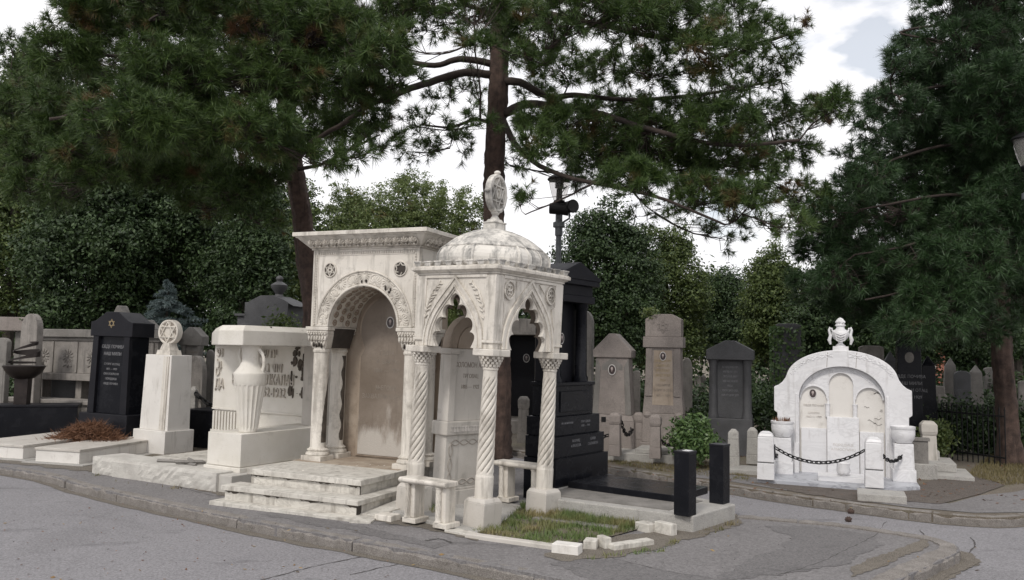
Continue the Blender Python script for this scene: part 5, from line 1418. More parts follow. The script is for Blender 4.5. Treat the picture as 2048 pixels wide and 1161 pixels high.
# right small plot: post, balustrade, steps, railing
gpost(1858, 945, .72, .21, 'tall weathered marble post with pyramid cap beside the arched tomb', 'marble_grey', .0, cap='cham')
t = thing('balustrade', 'small broken grey marble balustrade between the arched tomb and the tall post', 'balustrade', gr(1835, 958), -18)
b = MB(); b.box(-.14, .24, -.03, .40, -.05, .20); b.build('kerb_base', M_['conc'], t, bevel=.01)
b = MB(); b.box(-.12, .14, .02, .10, .20, .50); b.box(-.14, .16, .0, .12, .50, .54)
b.box(-.04, .04, .015, .02, .24, .46); b.build('rail_panel', M_['dirty'], t, bevel=.008)
t = thing('grave_steps', 'two low stone grave steps right of the tall marble post', 'steps', gr(1912, 962), -22)
b = MB(); b.box(-.30, .22, .0, .9, -.05, .06); b.box(-.32, .05, .35, 1.1, .06, .18); b.box(-.30, -.12, .7, 1.2, .18, .30); b.build('steps', M_['conc'], t, bevel=.01)
a, c = gr(1876, 915), gr(2012, 935); ln = (c-a).length
t = thing('iron_railing', 'black iron railing with spear tips behind the grave steps', 'railing', a, math.degrees(atan2(c.y-a.y, c.x-a.x)))
b = MB(); n = int(ln/.085)
for k in range(n+1):
    x = ln*k/n; b.tube([(x, 0, -.02), (x, 0, .84)], .010, 5); b.tbox(x, 0, .84, .90, .03, .012, .004, .004)
b.build('bars', M_['iron'], t)
for z in (.74, .12):
    b = MB(); b.box(0, ln, -.012, .012, z, z+.025); b.build('rail', M_['iron'], t)
c0_ = gr(1940, 915); lob_h = [(-1.2+.22*k, 0, .42, .24, .22, .46) for k in range(14)]
# red brick building glimpsed far behind
c, w_ = frame(1760, 1836, 42, 0); t = thing('brick_building', 'red brick building glimpsed far behind the obelisks', 'building', c, -8)
def brickmat():
    m, tt, bb = mat_base('red_brick'); v = coords(tt)
    br = N(tt, 'ShaderNodeTexBrick'); br.inputs['Color1'].default_value = (.36, .11, .06, 1); br.inputs['Color2'].default_value = (.27, .08, .05, 1); br.inputs['Mortar'].default_value = (.3, .27, .24, 1); br.inputs['Scale'].default_value = 4
    mp_ = N(tt, 'ShaderNodeMapping'); mp_.inputs['Rotation'].default_value = (pi/2, 0, 0); tt.links.new(v, mp_.inputs['Vector']); tt.links.new(mp_.outputs[0], br.inputs['Vector']); tt.links.new(br.outputs['Color'], bb.inputs['Base Color']); bb.inputs['Roughness'].default_value = .9; return m
M_['brick'] = brickmat()
b = MB(); b.box(-2.5, 2.2, 0, 3, 0, 2.6); b.build('wall', M_['brick'], t)
b = MB(); b.prismx([(-.3, 2.6), (3.3, 2.6), (1.5, 3.6)], -2.8, 2.5); b.build('roof', M_['dirty'], t)
for x in (-1.5, .2, 1.4):
    b = MB(); b.box(x-.35, x+.35, -.05, .02, .9, 2.1); wf = b.build('window', M_['marble_grey'], t)
    b = MB(); b.box(x-.28, x+.28, -.07, -.045, .98, 2.02); b.build('pane', M_['black2'], wf)

# ================================================================ LEFT AND CENTRE BACKGROUND STONES
# long family tomb with rosette parapet
Y = 15.0; c0, c1_ = at(70, 700, Y), at(325, 700, Y-.9)
t = thing('parapet_tomb', 'long grey stone family tomb with rosette panels and columns at left', 'tomb', (c0.x, c0.y, 0), math.degrees(atan2(c1_.y-c0.y, c1_.x-c0.x)))
ln = (c1_-c0).length; zt_ = ztop(200, 660, Y-.4)
b = MB(); b.box(-.15, ln, -.08, .50, zt_-.14, zt_); b.box(-.1, ln-.05, -.03, .45, zt_-.20, zt_-.14); b.build('coping', M_['dirty'], t, bevel=.01)
b = MB(); b.box(0, ln-.1, .0, .4, zt_-.78, zt_-.20); pn = b.build('rosette_panel', M_['grey_old'], t, bevel=.008)
b = MB()
for k in range(5):
    x = .22+k*(ln-.4)/4.4
    for j in range(12): a = 2*pi*j/12; b.ell((x+.085*cos(a), -.004, zt_-.48+.085*sin(a)), (.055, .014, .016), 7, 4, Matrix.Rotation(-a, 3, 'Y'))
    b.ell((x, -.006, zt_-.48), (.03, .02, .03)); b.tube([(x-.09, -.005, zt_-.66), (x-.03, -.005, zt_-.63), (x, -.005, zt_-.68), (x+.03, -.005, zt_-.63), (x+.09, -.005, zt_-.66)], .012, 4)
    b.box(x+.19, x+.23, -.02, .01, zt_-.76, zt_-.22)
b.build('rosettes', M_['grey_old'], pn)
b = MB(); b.box(-.05, ln, -.1, .5, zt_-.90, zt_-.78); b.build('ledge', M_['grey_old'], t, bevel=.008)
for x in (.1, 1.0, 1.9):
    b = MB(); b.tbox(x, .15, .0, zt_-.90, .13, .2); b.build('pier', M_['grey_old'], t, bevel=.006)
b = MB(); b.box(.0, ln-.1, .30, .42, 0, zt_-.9); b.build('back_wall', M_['dark'], t)
b = MB(); b.box(-.1, ln, -.5, .2, -.02, .55); b.box(-.1, ln, -.55, -.1, .55, .62); b.build('low_base', M_['grey_old'], t, bevel=.01)
b = MB()
for k in range(22): b.box(-.02+k*.07, .018+k*.07, -.53, -.50, .25, .52)
b.build('reeding', M_['grey_old'], t)
L_ = [
 ('slab', 'pale rounded tombstone behind the bronze bowl', 38, 86, 628, 14.2, 'grey_old', dict(round=.13)),
 ('slab', 'grey stone block at the far left edge behind the bronze bowl', -12, 24, 676, 14.0, 'dirty', dict(round=.05)),
 ('gable', 'stone with a rounded gable top rising behind the black headstone', 212, 268, 612, 15.2, 'dirty', {}),
 ('aedicule', 'grey columned tomb directly behind the white pillar tombstone', 262, 322, 640, 15.0, 'dirty', {}),
 ('aedicule', 'hip-roofed grey tomb between the star disc and the vase monument', 358, 416, 655, 14.6, 'dirty', {}),
 ('slab', 'round-arched grey tombstone with a carved lunette behind the granite box', 372, 418, 712, 13.6, 'grey_old', dict(round=.20)),
 ('slab', 'dim stone left of the vase monument lintel', 412, 432, 700, 15.5, 'dirty', dict(round=.08)),
]
for kd, lab, x0, x1, pt, Y, mt, kw in L_:
    stele(kd, lab, x0, x1, pt, Y, -18, mt, **kw)
t = thing('beam_roof', 'long pinkish stone roof slab at the far left edge', 'tomb', at(-60, 700, 18)*1, 3); t.location.z = 0
h = ztop(10, 634, 18); b = MB(); b.box(-1.2, 1.15, 0, 1.6, h-.30, h); b.build('roof_slab', M_['pink'], t, bevel=.01)
for x in (-1.0, 1.0): b = MB(); b.tbox(x, .3, -.02, h-.3, .3, .3); b.build('pier', M_['dirty'], t, bevel=.01)
g = 'tapered stone posts before the rosette tomb'
gpost(93, 818, 1.0, .15, 'tapered pale stone post, left of the pair before the rosette tomb', 'grey_old', .3, cap='pt', grp=g)
gpost(131, 823, .95, .15, 'tapered pale stone post, right of the pair before the rosette tomb', 'grey_old', .3, cap='pt', grp=g)
gpost(66, 832, 1.0, .17, 'square pale stone post just right of the bronze pillar', 'grey_old', .3, cap='cham', grp=g)
gpost(157, 872, .42, .12, 'short pale stub post beside the black headstone', 'grey_old', .05, cap='pt')
pc = gpost(386, 850, .62, .17, 'plain grey post holding a rusty chain behind the granite box', 'conc', .3, cap='pt')
chain('iron_chain', 'rusty chain sagging behind the granite box', pc.location+Vector((.05, -.1, .52)), pc.location+Vector((.75, -.2, .25)), .08, link=.13, grp='rusty plot chains')
# grey mausoleum with a bust-like urn
c, w_ = frame(470, 600, 16.5, 0)
t = thing('urn_mausoleum', 'dark grey stepped tomb with a tall urn on its curved top, behind the lintel', 'tomb', c, -18)
h1 = ztop(540, 603, 16.5); h2 = ztop(540, 550, 16.5)
b = MB(); b.box(-.58, -.20, 0, .5, h1-.5, h1-.02); b.box(-.78, -.45, .05, .5, .2, h1-.30); b.box(-.82, -.38, .0, .55, h1-.30, h1-.25); b.box(-.60, .62, -.05, .55, 0, h1-.45); b.build('lower_block', M_['dark'], t, bevel=.01)
b = MB(); b.prism([(-.38, h1-.5), (.48, h1-.5), (.50, h1-.05), (.62, h1-.10), (.40, h1+.02), (.15, h1+.11), (-.15, h1+.11), (-.42, h1-.01)], -.10, .5); b.build('curved_top', M_['dark'], t, bevel=.012)
b = MB(); z = h1+.10; s = (h2-z)
b.lathe([(.10, z), (.07, z+.12*s), (.09, z+.2*s), (.16, z+.42*s), (.17, z+.55*s), (.10, z+.66*s), (.05, z+.72*s), (.075, z+.85*s), (.06, z+.95*s), (.01, z+s)], 20, .08, .2); ur = b.build('urn', M_['dark'], t, smooth=True)
# mausoleum glimpsed through the right arch of the canopy
c, w_ = frame(985, 1062, 16.5, 0)
t = thing('grey_mausoleum', 'grey mausoleum with dark opening seen through the right canopy arch', 'tomb', c+Vector((.0, 0, 0)), -18)
h = ztop(1030, 640, 16.5)
b = MB(); b.prism([(-.75, h-.3), (.75, h-.3), (.70, h-.02), (.3, h+.02), (-.75, h+.02)], -.1, 1.0); b.build('roof', M_['grey_old'], t, bevel=.01)
for x in (-.62, .62): b = MB(); b.box(x-.13, x+.13, -.02, .9, 0, h-.3); b.build('pier', M_['grey_old'], t, bevel=.01)
b = MB(); b.box(-.49, .49, .7, .85, 0, h-.3); b.build('inner_slab', M_['black2'], t)
b = MB(); b.box(-.7, .7, -.35, .9, -.02, .25); b.build('step', M_['grey_old'], t, bevel=.01)
portrait(t, .1, 1.45, .69, .07, .09)
gpost(1046, 885, .80, .17, 'pale post with carved emblem seen through the right canopy arch', 'grey_old', .0, cap='cham')

# ================================================================ TREES
def unit(v): return v/np.maximum(1e-9, np.linalg.norm(v, axis=-1, keepdims=True))
def needle_tufts(P, D, n, length, width, rg, spread=(18, 80)):
    """P tuft positions, D shoot directions -> triangles (m,3,3)"""
    m = len(P); D = unit(D)
    ax = unit(np.cross(D, unit(rg.normal(size=(m, 3))))); bx = np.cross(D, ax)
    th = np.radians(rg.uniform(*spread, (m, n))); ph = rg.uniform(0, 2*pi, (m, n))
    dirs = D[:, None]*np.cos(th)[..., None]+(ax[:, None]*np.cos(ph)[..., None]+bx[:, None]*np.sin(ph)[..., None])*np.sin(th)[..., None]
    sz = rg.uniform(.7, 1.2, (m, 1, 1))
    base = P[:, None]+D[:, None]*rg.uniform(-.35, .12, (m, n, 1))*length*sz
    sidev = unit(np.cross(dirs, rg.normal(size=(m, n, 3))))*width
    L_ = length*rg.uniform(.65, 1.15, (m, n, 1))*sz
    droop = np.zeros((m, n, 3)); droop[..., 2] = -.12*L_[..., 0]
    V = np.stack([base-sidev, base+sidev, base+dirs*L_+droop], 2)
    return V.reshape(-1, 3)
def twig_tris(A_, B_, r0, r1):
    """thin three-sided twigs from A to B as quads -> (m*3*4,3)"""
    m = len(A_); D = unit(B_-A_); u = unit(np.cross(D, np.array([.3, .2, .93]))); v = np.cross(D, u)
    out = []
    for k in range(3):
        a, c = 2*pi*k/3, 2*pi*(k+1)/3
        p = lambda q: u*cos(q)+v*sin(q)
        out.append(np.stack([A_+p(a)*r0, A_+p(c)*r0, B_+p(c)*r1, B_+p(a)*r1], 1))
    return np.stack(out, 1).reshape(-1, 3)
def curve_pts(pts, n=6):
    return smooth([Vector(p) for p in pts], n)
def bough(b, pts, r0, r1, n=7, knob=.12, rr=random):
    P = curve_pts(pts, 5); m = len(P)
    P = [p+Vector((rr.uniform(-1, 1), rr.uniform(-1, 1), rr.uniform(-1, 1)))*r0*knob for p in P]
    b.tube(P, [r0+(r1-r0)*(k/(m-1))**.8 for k in range(m)], n); return P
def pine(name, label, trunk, limbs, pads, seed, mat, bark='bark', needle=.145, nn=30, dens=1.0, wdt=.0044, group=None, tufts=7, r0=.17, r1=.10, root=None):
    """trunk: points; limbs: (points, r0, r1); pads: (px, py, rx, ry, Y, density) foliage layers of the crown at their depth"""
    rg = np.random.default_rng(seed); rr = random.Random(seed)
    base = Vector(trunk[0]); base.z = 0
    T = thing(name, label, 'tree', base, 0, group); Tb = np.array(base)
    b = MB(); P = curve_pts(trunk, 14); m = len(P); vs = []; fs = []; n = 30
    for i, p in enumerate(P):
        f = i/(m-1); rad = r0+(r1-r0)*f+ .06*max(0, 1-(p.z)/.5)
        for k in range(n):
            a = 2*pi*k/n; q = rad*(1+.05*sin(5*a+p.z*1.3)+.04*sin(9*a-p.z*3.1)+.075*rr.uniform(-1, 1))
            vs.append((p.x+q*cos(a)-base.x, p.y+q*sin(a)-base.y, p.z))
    for i in range(m-1):
        for k in range(n): k2 = (k+1) % n; fs.append((i*n+k, i*n+k2, (i+1)*n+k2, (i+1)*n+k))
    b.add(vs, fs); b.build('trunk', M_[bark], T, smooth=True, auto=False)
    lb = MB(); anch = [p for p in P]
    for pts, a, c in limbs: anch += bough(lb, pts, a, c, 8, .10, rr)
    anch_np = np.array([tuple(a) for a in anch])
    tw = []; tp = []; td = []
    tx_ = trunk[-1][0]; pads = sorted(pads, key=lambda q: abs(at(q[0], q[1], q[4]).x-tx_))
    for (px, py, rx, ry, Y, dn) in pads:
        C = at(px, py, Y); sx, sz = rx/F*Y, ry/F*Y; sy = sx*.75
        Cn = np.array(C)
        near = anch_np[np.argmin(np.linalg.norm((anch_np-Cn)*np.array([1, 1, 1.6]), axis=1))]
        root_ = Vector(near); far_ = Vector(Cn+np.array([0, 0, -sz*.3]))
        mid = root_.lerp(far_, .5)+Vector((rr.uniform(-.1, .1), rr.uniform(-.1, .1), -.06*(far_-root_).length+rr.uniform(-.05, .1)))
        ln = (far_-root_).length
        sp = bough(lb, [root_, mid, far_], min(.03, .010+.007*ln), .008, 5, .3, rr)
        sp_np = np.array([tuple(q) for q in sp]); anch_np = np.concatenate([anch_np, sp_np])
        nc = max(4, int(dens*dn*pi*rx*ry/235))
        u = unit(rg.normal(size=(nc, 3)))*rg.uniform(.25, 1, (nc, 1))**.5
        u[:, 2] = u[:, 2]*1.0
        cc = Cn+u*np.array([sx, sy, sz])
        # branchlet from the bough to each cluster
        st_ = sp_np[len(sp_np)//3+rg.integers(0, max(1, len(sp_np)-len(sp_np)//3), nc)]
        md = (st_+cc)/2+np.stack([rg.normal(0, .03, nc), rg.normal(0, .03, nc), -np.abs(rg.normal(.0, .05, nc))], 1)
        tw.append(twig_tris(st_-Tb, md-Tb, .007, .005)); tw.append(twig_tris(md-Tb, cc-Tb, .005, .004))
        out = unit(cc-st_)
        for j in range(tufts):
            d = unit(out*.9+rg.normal(size=(nc, 3))*.65+np.array([0, 0, .55]))
            e = cc+d*rg.uniform(.05, .20, (nc, 1))
            tw.append(twig_tris(cc-Tb, e-Tb, .0035, .003)); tp.append(e-Tb); td.append(d)
    lb.v = [(x-base.x, y-base.y, z) for x, y, z in lb.v]
    lo = lb.build('branches', M_['limb'], T, smooth=True, auto=False)
    arrays('twigs', np.concatenate(tw), 4, M_['limb'], T)
    tp = np.concatenate(tp); td = np.concatenate(td)
    V = needle_tufts(tp, td, nn, needle, wdt, rg)
    arrays('crown', V, 3, M_[mat], T)
    return T
def jit(lst, Y0, Y1, seed, dn=1.0):
    r = random.Random(seed); return [(q[0], q[1], q[2], q[3], (q[4] if len(q) > 4 and q[4] > 3 else r.uniform(Y0, Y1)), (q[5] if len(q) > 5 else dn)) for q in lst]

# central pine
c0 = gr(990, 905)
Yp = c0.y
tr2 = [(c0.x, c0.y, -.1)]+[tuple(at(px, py, Yp)) for px, py in ((998, 820), (996, 700), (990, 560), (988, 420), (990, 300), (996, 180), (1000, 60), (1003, -60), (1008, -220), (1012, -420))]
def A_(px, py, Y): return tuple(at(px, py, Y))
limbs = [([A_(990, 152, Yp), A_(930, 146, Yp-.2), A_(860, 165, Yp-.5), A_(800, 186, Yp-.8), A_(740, 210, Yp-1), A_(690, 245, Yp-1.1), A_(620, 285, Yp-1.1)], .075, .03),
         ([A_(990, 130, Yp), A_(920, 118, Yp-.1), A_(870, 132, Yp), A_(800, 125, Yp+.2), A_(720, 150, Yp+.3), A_(650, 170, Yp+.3)], .065, .025),
         ([A_(1005, 230, Yp), A_(1050, 210, Yp-.3), A_(1110, 212, Yp-.6), A_(1190, 225, Yp-1), A_(1300, 260, Yp-1.5), A_(1450, 290, Yp-1.8), A_(1600, 280, Yp-2)], .085, .02),
         ([A_(1005, 165, Yp), A_(1040, 165, Yp-.2), A_(1100, 195, Yp-.3), A_(1150, 190, Yp-.3), A_(1250, 200, Yp-.2), A_(1400, 190, Yp), A_(1560, 160, Yp)], .075, .02),
         ([A_(1000, 60, Yp), A_(1080, 30, Yp-.4), A_(1200, 50, Yp-.7), A_(1350, 80, Yp-.8), A_(1500, 90, Yp-.9), A_(1600, 60, Yp-.9)], .07, .018),
         ([A_(1000, 230, Yp), A_(1040, 300, Yp-.6), A_(1120, 350, Yp-1.2), A_(1300, 390, Yp-1.8), A_(1450, 450, Yp-2.2)], .06, .015),
         ([A_(995, 40, Yp), A_(930, 10, Yp), A_(840, 20, Yp), A_(760, 40, Yp)], .05, .015),
         ([A_(992, 250, Yp), A_(950, 240, Yp-.2), A_(900, 255, Yp-.5), A_(840, 250, Yp-.7)], .04, .012)]
pads = [(1130,250,90,42),(1200,300,90,52),(1230,225,80,34),(1290,285,95,52),(1350,240,85,38),(1340,330,95,45),(1440,255,80,36),(1450,320,80,40),(1540,235,70,26),(1610,225,55,30),(1668,215,34,26),(1410,395,85,38),(1500,400,60,32),(1580,300,55,26),(1600,395,60,30),(1270,370,70,32),(1180,350,60,24,0,.6),(1450,470,45,32,0,.6),(1520,335,60,28,0,.8),(1310,420,50,22,0,.5),(1090,300,60,35,0,.7),(1560,450,50,26,0,.6),
  (1060,50,75,42),(1150,30,85,40),(1250,45,85,42),(1350,50,85,45),(1440,100,75,42,0,.8),(1480,40,60,36,0,.8),(1545,75,50,32,0,.7),(1590,55,26,14,0,.8),(1570,125,36,22,0,.7),(1500,165,50,26,0,.7),(1120,130,70,38,0,.7),(1230,130,75,38,0,.8),(1330,145,75,36,0,.8),(1430,190,60,24,0,.7),(1080,190,45,24,0,.6),(1180,-30,120,40),(1380,-30,120,40),(1010,-40,90,40),(860,-30,90,40),
  (950,20,75,35,0,.8),(870,45,55,28,0,.6),(810,90,45,30,0,.5),(900,190,45,24,0,.4),(850,250,48,22,0,.6),(900,290,50,24,0,.6),(960,240,35,28,0,.5),(830,300,40,18,0,.5),(1000,95,55,34,0,.6),(950,95,50,28,0,.5),(1060,110,50,30,0,.6),(940,170,40,22,0,.5),(1085,235,55,30,0,.7),(1020,320,36,38,0,.4),(1060,280,30,38,0,.5),(1050,420,24,34,0,.3),(760,190,45,22,0,.5)]
pine('pine_tree', 'tall central pine behind the canopy with long level limbs', tr2, limbs, jit(pads, Yp-2.6, Yp+.6, 11), 21, 'needle', dens=1.05, r0=.19, r1=.13)

# left pine
Y1 = 13.6; c0 = at(634, 700, Y1)
tr1 = [(c0.x, c0.y, -.1)]+[A_(px, py, Y1) for px, py in ((628, 640), (614, 520), (604, 430), (592, 360), (580, 290), (572, 200), (566, 100), (560, 0), (556, -150), (552, -320))]
limbs = [([A_(585, 330, Y1), A_(640, 270, Y1-.4), A_(720, 215, Y1-.8), A_(800, 190, Y1-1)], .055, .018),
         ([A_(578, 280, Y1), A_(500, 230, Y1-.7), A_(380, 200, Y1-1.6), A_(240, 210, Y1-2.6), A_(100, 240, Y1-3.2)], .075, .02),
         ([A_(572, 200, Y1), A_(470, 150, Y1-.7), A_(360, 120, Y1-1.5), A_(200, 110, Y1-2.3)], .07, .02),
         ([A_(570, 120, Y1), A_(650, 90, Y1-.8), A_(760, 80, Y1-1.6)], .055, .018),
         ([A_(566, 60, Y1), A_(450, 40, Y1-1), A_(300, 40, Y1-2)], .055, .018),
         ([A_(590, 350, Y1), A_(520, 380, Y1-.9), A_(440, 385, Y1-1.6)], .045, .014),
         ([A_(588, 340, Y1), A_(640, 330, Y1-.5), A_(700, 300, Y1-.9), A_(760, 270, Y1-1)], .04, .012)]
pads = [(170,35,75,40),(250,40,90,45),(340,50,100,50),(450,50,100,50),(560,50,95,45),(660,60,90,45),(740,110,75,38),(130,110,70,40),(220,140,110,50),(340,150,110,50),(460,150,100,50),(560,150,90,50),(640,170,90,45),(730,190,60,34),(60,200,80,42),(160,235,100,50),(280,250,110,55),(400,260,110,55),(510,260,90,50),(610,255,80,42),(690,255,60,30),(740,235,50,28,0,.7),(380,345,80,42),(460,375,75,40),(420,410,55,28),(520,350,55,36),(640,320,55,26,0,.7),(80,300,90,50),(190,320,100,50),(300,330,90,48),(730,20,90,40),(820,20,60,36,0,.7),(800,160,45,20,0,.6),(760,285,50,22,0,.6),(700,310,40,18,0,.6),(350,-20,160,40),(560,-30,150,40),(100,380,80,36),(30,120,40,50,0,.6),(540,300,55,32),(660,100,70,34),(520,440,45,26,0,.7)]
pine('pine_tree', 'leaning pine with a dense spreading crown behind the portal tomb at left', tr1, limbs, jit(pads, Y1-3.8, Y1-.3, 13, 1.15), 22, 'needle', dens=1.15, r0=.175, r1=.12)

# right pine
Y3 = gr(2022, 928).y; c0 = gr(2022, 928)
tr3 = [(c0.x, c0.y, -.1)]+[A_(px, py, Y3) for px, py in ((2014, 820), (2004, 700), (1998, 560), (1996, 420), (1994, 250), (1992, 60), (1990, -200), (1988, -450))]
limbs = [([A_(1996, py, Y3), A_(1900, py-10, Y3-.5), A_(1800, py+5+dx, Y3-.9), A_(x1+70, py+20+dx, Y3-1)], .032, .012) for py, x1, dx in ((60, 1800, 0), (180, 1760, 10), (300, 1700, 10), (400, 1650, 0), (480, 1640, 10), (560, 1660, 20))]
pads = [(1900,20,60,42),(1990,20,90,50),(1850,80,45,36),(1930,90,90,45),(2040,90,80,50),(1830,150,60,36),(1910,165,95,45),(2010,170,95,50),(1790,130,36,22,0,.6),(1800,215,60,34),(1880,235,100,45),(1990,245,100,50),(1745,195,36,22,0,.6),(1750,255,45,28,0,.8),(1830,300,85,42),(1930,310,95,50),(2040,310,90,50),(1720,310,40,28,0,.7),(1740,350,60,34,0,.8),(1820,370,95,42),(1930,385,100,48),(2040,395,90,50),(1690,395,50,28),(1760,425,85,38),(1860,445,100,45),(1970,460,90,45),(1660,440,50,28),(1640,490,50,30),(1730,500,85,38),(1840,520,100,40),(1950,530,90,45),(2050,520,80,50),(1680,555,70,34),(1790,585,100,36),(1900,600,90,36),(1620,580,50,30,0,.8),(2040,600,70,45),(1700,620,70,26),(1850,650,90,30,0,.8),(1960,655,70,30,0,.8),(2000,-60,120,50),(1880,-50,70,40)]
pads += [(p[0]+30, p[1]+10, p[2], p[3], Y3+rv, .9) for p, rv in zip(pads[6::2], [2.2, 1.4, 2.8, 1.8, 2.5, 1.2, 2.6, 2, 1.5, 2.2, 2.8, 1.4, 2.4, 1.9, 2.6, 2.2, 1.6])]
pine('pine_tree', 'dark dense pine with low boughs and a bare lower trunk at the right edge', tr3, limbs, jit(pads, Y3-1.6, Y3+.5, 17, 1.1), 23, 'needle2', dens=1.1, r0=.155, r1=.11)

# broadleaf trees
def leaf_crown(lobes, n, size, rg, shell=.45, tip=0):
    """lobes: (x,y,z,rx,ry,rz); leaves as small quads grouped in clumps"""
    lob = np.array(lobes); vol = lob[:, 3]*lob[:, 4]*lob[:, 5]; w_ = vol**.67; w_ = w_/w_.sum()
    nk = n//9; ids = rg.choice(len(lob), nk, p=w_); u = unit(rg.normal(size=(nk, 3)))*(rg.uniform(shell, 1.12, (nk, 1)))*(1+.13*np.sin(rg.integers(0, 5, (nk, 1))*2.1))
    C = lob[ids, :3]+u*lob[ids, 3:6]
    fl_ = rg.uniform(1.3, 2.6, (nk, 1, 1)); P = (C[:, None]+rg.normal(0, 1, (nk, 15, 3))*np.array([1, 1, .55])*size*fl_).reshape(-1, 3); m = len(P)
    a = unit(rg.normal(size=(m, 3))+np.array([0, 0, .0])); nrm = unit(rg.normal(size=(m, 3))+np.repeat(u, 15, 0)*.7+np.array([0, -.2, .6]))
    a = unit(np.cross(nrm, a)); c = np.cross(nrm, a)
    s = size*rg.uniform(.6, 1.25, (m, 1)); 
    V = np.stack([P-a*s, P-c*s*.5, P+a*s, P+c*s*.5], 1)
    return V.reshape(-1, 3), C
def broad(name, label, px, Y, hw, top, bot, seed, mat='leaf_d', n=12000, size=.07, lob=9, trunk_r=.12, group=None, tall=0, bark='bark2'):
    rg = np.random.default_rng(seed); rr = random.Random(seed)
    zt_, zb = ztop(px, top, Y), max(.15, ztop(px, bot, Y)); W = hw/F*Y; x0 = at(px, 600, Y).x
    T = thing(name, label, 'tree', (x0, Y, 0), 0, group); L_ = []
    H = zt_-zb
    for k in range(lob):
        f = (k+.5)/lob; z = zb+H*(.12+.76*f); ww = W*(1-abs(f-.42)**1.5*1.1)
        a = rr.uniform(0, 6.28); rad = ww*rr.uniform(.30, .55)
        L_.append((cos(a)*(ww-rad)*.9, sin(a)*(ww-rad)*.6, z, rad, rad*.9, min(H*.26, rad*rr.uniform(.7, 1.0))))
        a += pi+rr.uniform(-.7, .7); rad = ww*rr.uniform(.28, .5)
        L_.append((cos(a)*(ww-rad)*.95, sin(a)*(ww-rad)*.6, z+rr.uniform(-.1, .1)*H, rad, rad*.9, min(H*.24, rad*rr.uniform(.65, .95))))
    L_.append((0, 0, zb+H*.5, W*.55, W*.5, H*.42)); L_.append((rr.uniform(-.2, .2)*W, 0, zt_-H*.14, W*.3, W*.3, H*.15))
    V, C = leaf_crown(L_, int(n*2.3), size*.62, rg)
    if tall:                                                   # upright sprays standing out of the top
        extra = []
        for k in range(tall):
            x = rr.uniform(-.9, .9)*W; zz = zt_-H*.22*abs(x)/W; h_ = rr.uniform(.25, .9)
            for j in range(16): extra.append((x+rr.uniform(-.06, .06)+.12*x/W*j/16, rr.uniform(-.5, .5)*.3, zz-.25+h_*j/16, .06, .06, .06))
        V2, _ = leaf_crown(extra, tall*160, size*.6, rg, .2); V = np.concatenate([V, V2])
    arrays('crown', V, 4, M_[mat], T)
    b = MB(); b.tube([(0, 0, -.1), (.03, 0, zb*.5), (-.02, 0, zb+H*.3), (.03, 0, zb+H*.7)], [trunk_r*1.2, trunk_r, trunk_r*.8, trunk_r*.3], 9)
    b.build('trunk', M_[bark], T, smooth=True)
    b = MB()
    for l in L_[:14]: b.tube([(0, 0, zb+H*.15+(l[2]-zb)*.35), (l[0]*.5, l[1]*.5, l[2]-.1*H), (l[0], l[1], l[2])], [trunk_r*.45, trunk_r*.25, .012], 5)
    b.build('boughs', M_[bark], T, smooth=True)
    return T
gB = 'background trees of the cemetery'
BT_ = [
 ('mid green broadleaf tree at the far left edge', 20, 21, 130, 75, 700, 'leaf_m', 15000, .085, 0),
 ('dark broadleaf tree behind the black headstone', 190, 19, 170, 280, 700, 'leaf_d', 15000, .08, 0),
 ('dark broadleaf tree behind the star disc tombstone', 350, 20, 150, 260, 700, 'leaf_d', 14000, .08, 0),
 ('dark green tree behind the urn mausoleum', 490, 19, 120, 340, 700, 'leaf_d', 13000, .075, 0),
 ('lighter green tree in the gap left of the portal tomb', 560, 24, 130, 330, 700, 'leaf_m', 10000, .08, 0),
 ('pale green tree with upright sprays above the portal cornice', 800, 25, 190, 358, 690, 'leaf_l', 26000, .065, 22),
 ('pale reddish-tipped sparse tree left of the star finial', 925, 24, 70, 375, 690, 'leaf_l', 4500, .06, 10),
 ('mid green tree between the left pine trunk and the pale sprays', 690, 28, 100, 385, 700, 'leaf_m', 13000, .075, 6),
 ('low dark tree between the iron railing and the far stones', 1950, 19.5, 90, 560, 765, 'leaf_d', 11000, .07, 0),
 ('dense dark green tree behind the lamp post', 1210, 22, 130, 400, 730, 'leaf_d', 15000, .075, 0),
 ('bushy green tree behind the gabled and star tombstones', 1330, 24, 110, 450, 740, 'leaf_m', 12000, .075, 0),
 ('low dark tree in the gap below the open sky', 1440, 27, 100, 535, 735, 'leaf_d', 11000, .08, 0),
 ('olive green tree left of the right pine crown', 1545, 24, 90, 490, 740, 'leaf_m', 11000, .075, 0),
 ('dark tree filling the shade behind the arched wall tomb', 1690, 21, 130, 470, 745, 'leaf_d', 14000, .08, 0),
 ('dark tree in deep shade behind the obelisks', 1850, 22, 130, 420, 742, 'leaf_d', 13000, .08, 0),
 ('dark tree in deep shade beyond the right pine trunk', 2030, 21, 120, 380, 760, 'leaf_d', 13000, .08, 0),
 ('tall dark tree behind the left pine crown', 90, 26, 200, 100, 620, 'leaf_d', 15000, .10, 0),
 ('tall dark tree closing the gap behind the left pine', 330, 27, 210, 90, 620, 'leaf_d', 17000, .10, 0),
 ('tall dark conifer-like tree behind the right pine crown', 1990, 26, 150, -80, 600, 'leaf_d', 16000, .10, 0),
]
for i, (lab, px, Y, hw, tp_, bt_, mt, n, sz, tall) in enumerate(BT_):
    broad('broadleaf_tree', lab, px, Y, hw, tp_, bt_, 100+i, mt, n, sz, 9, .14, gB, tall)
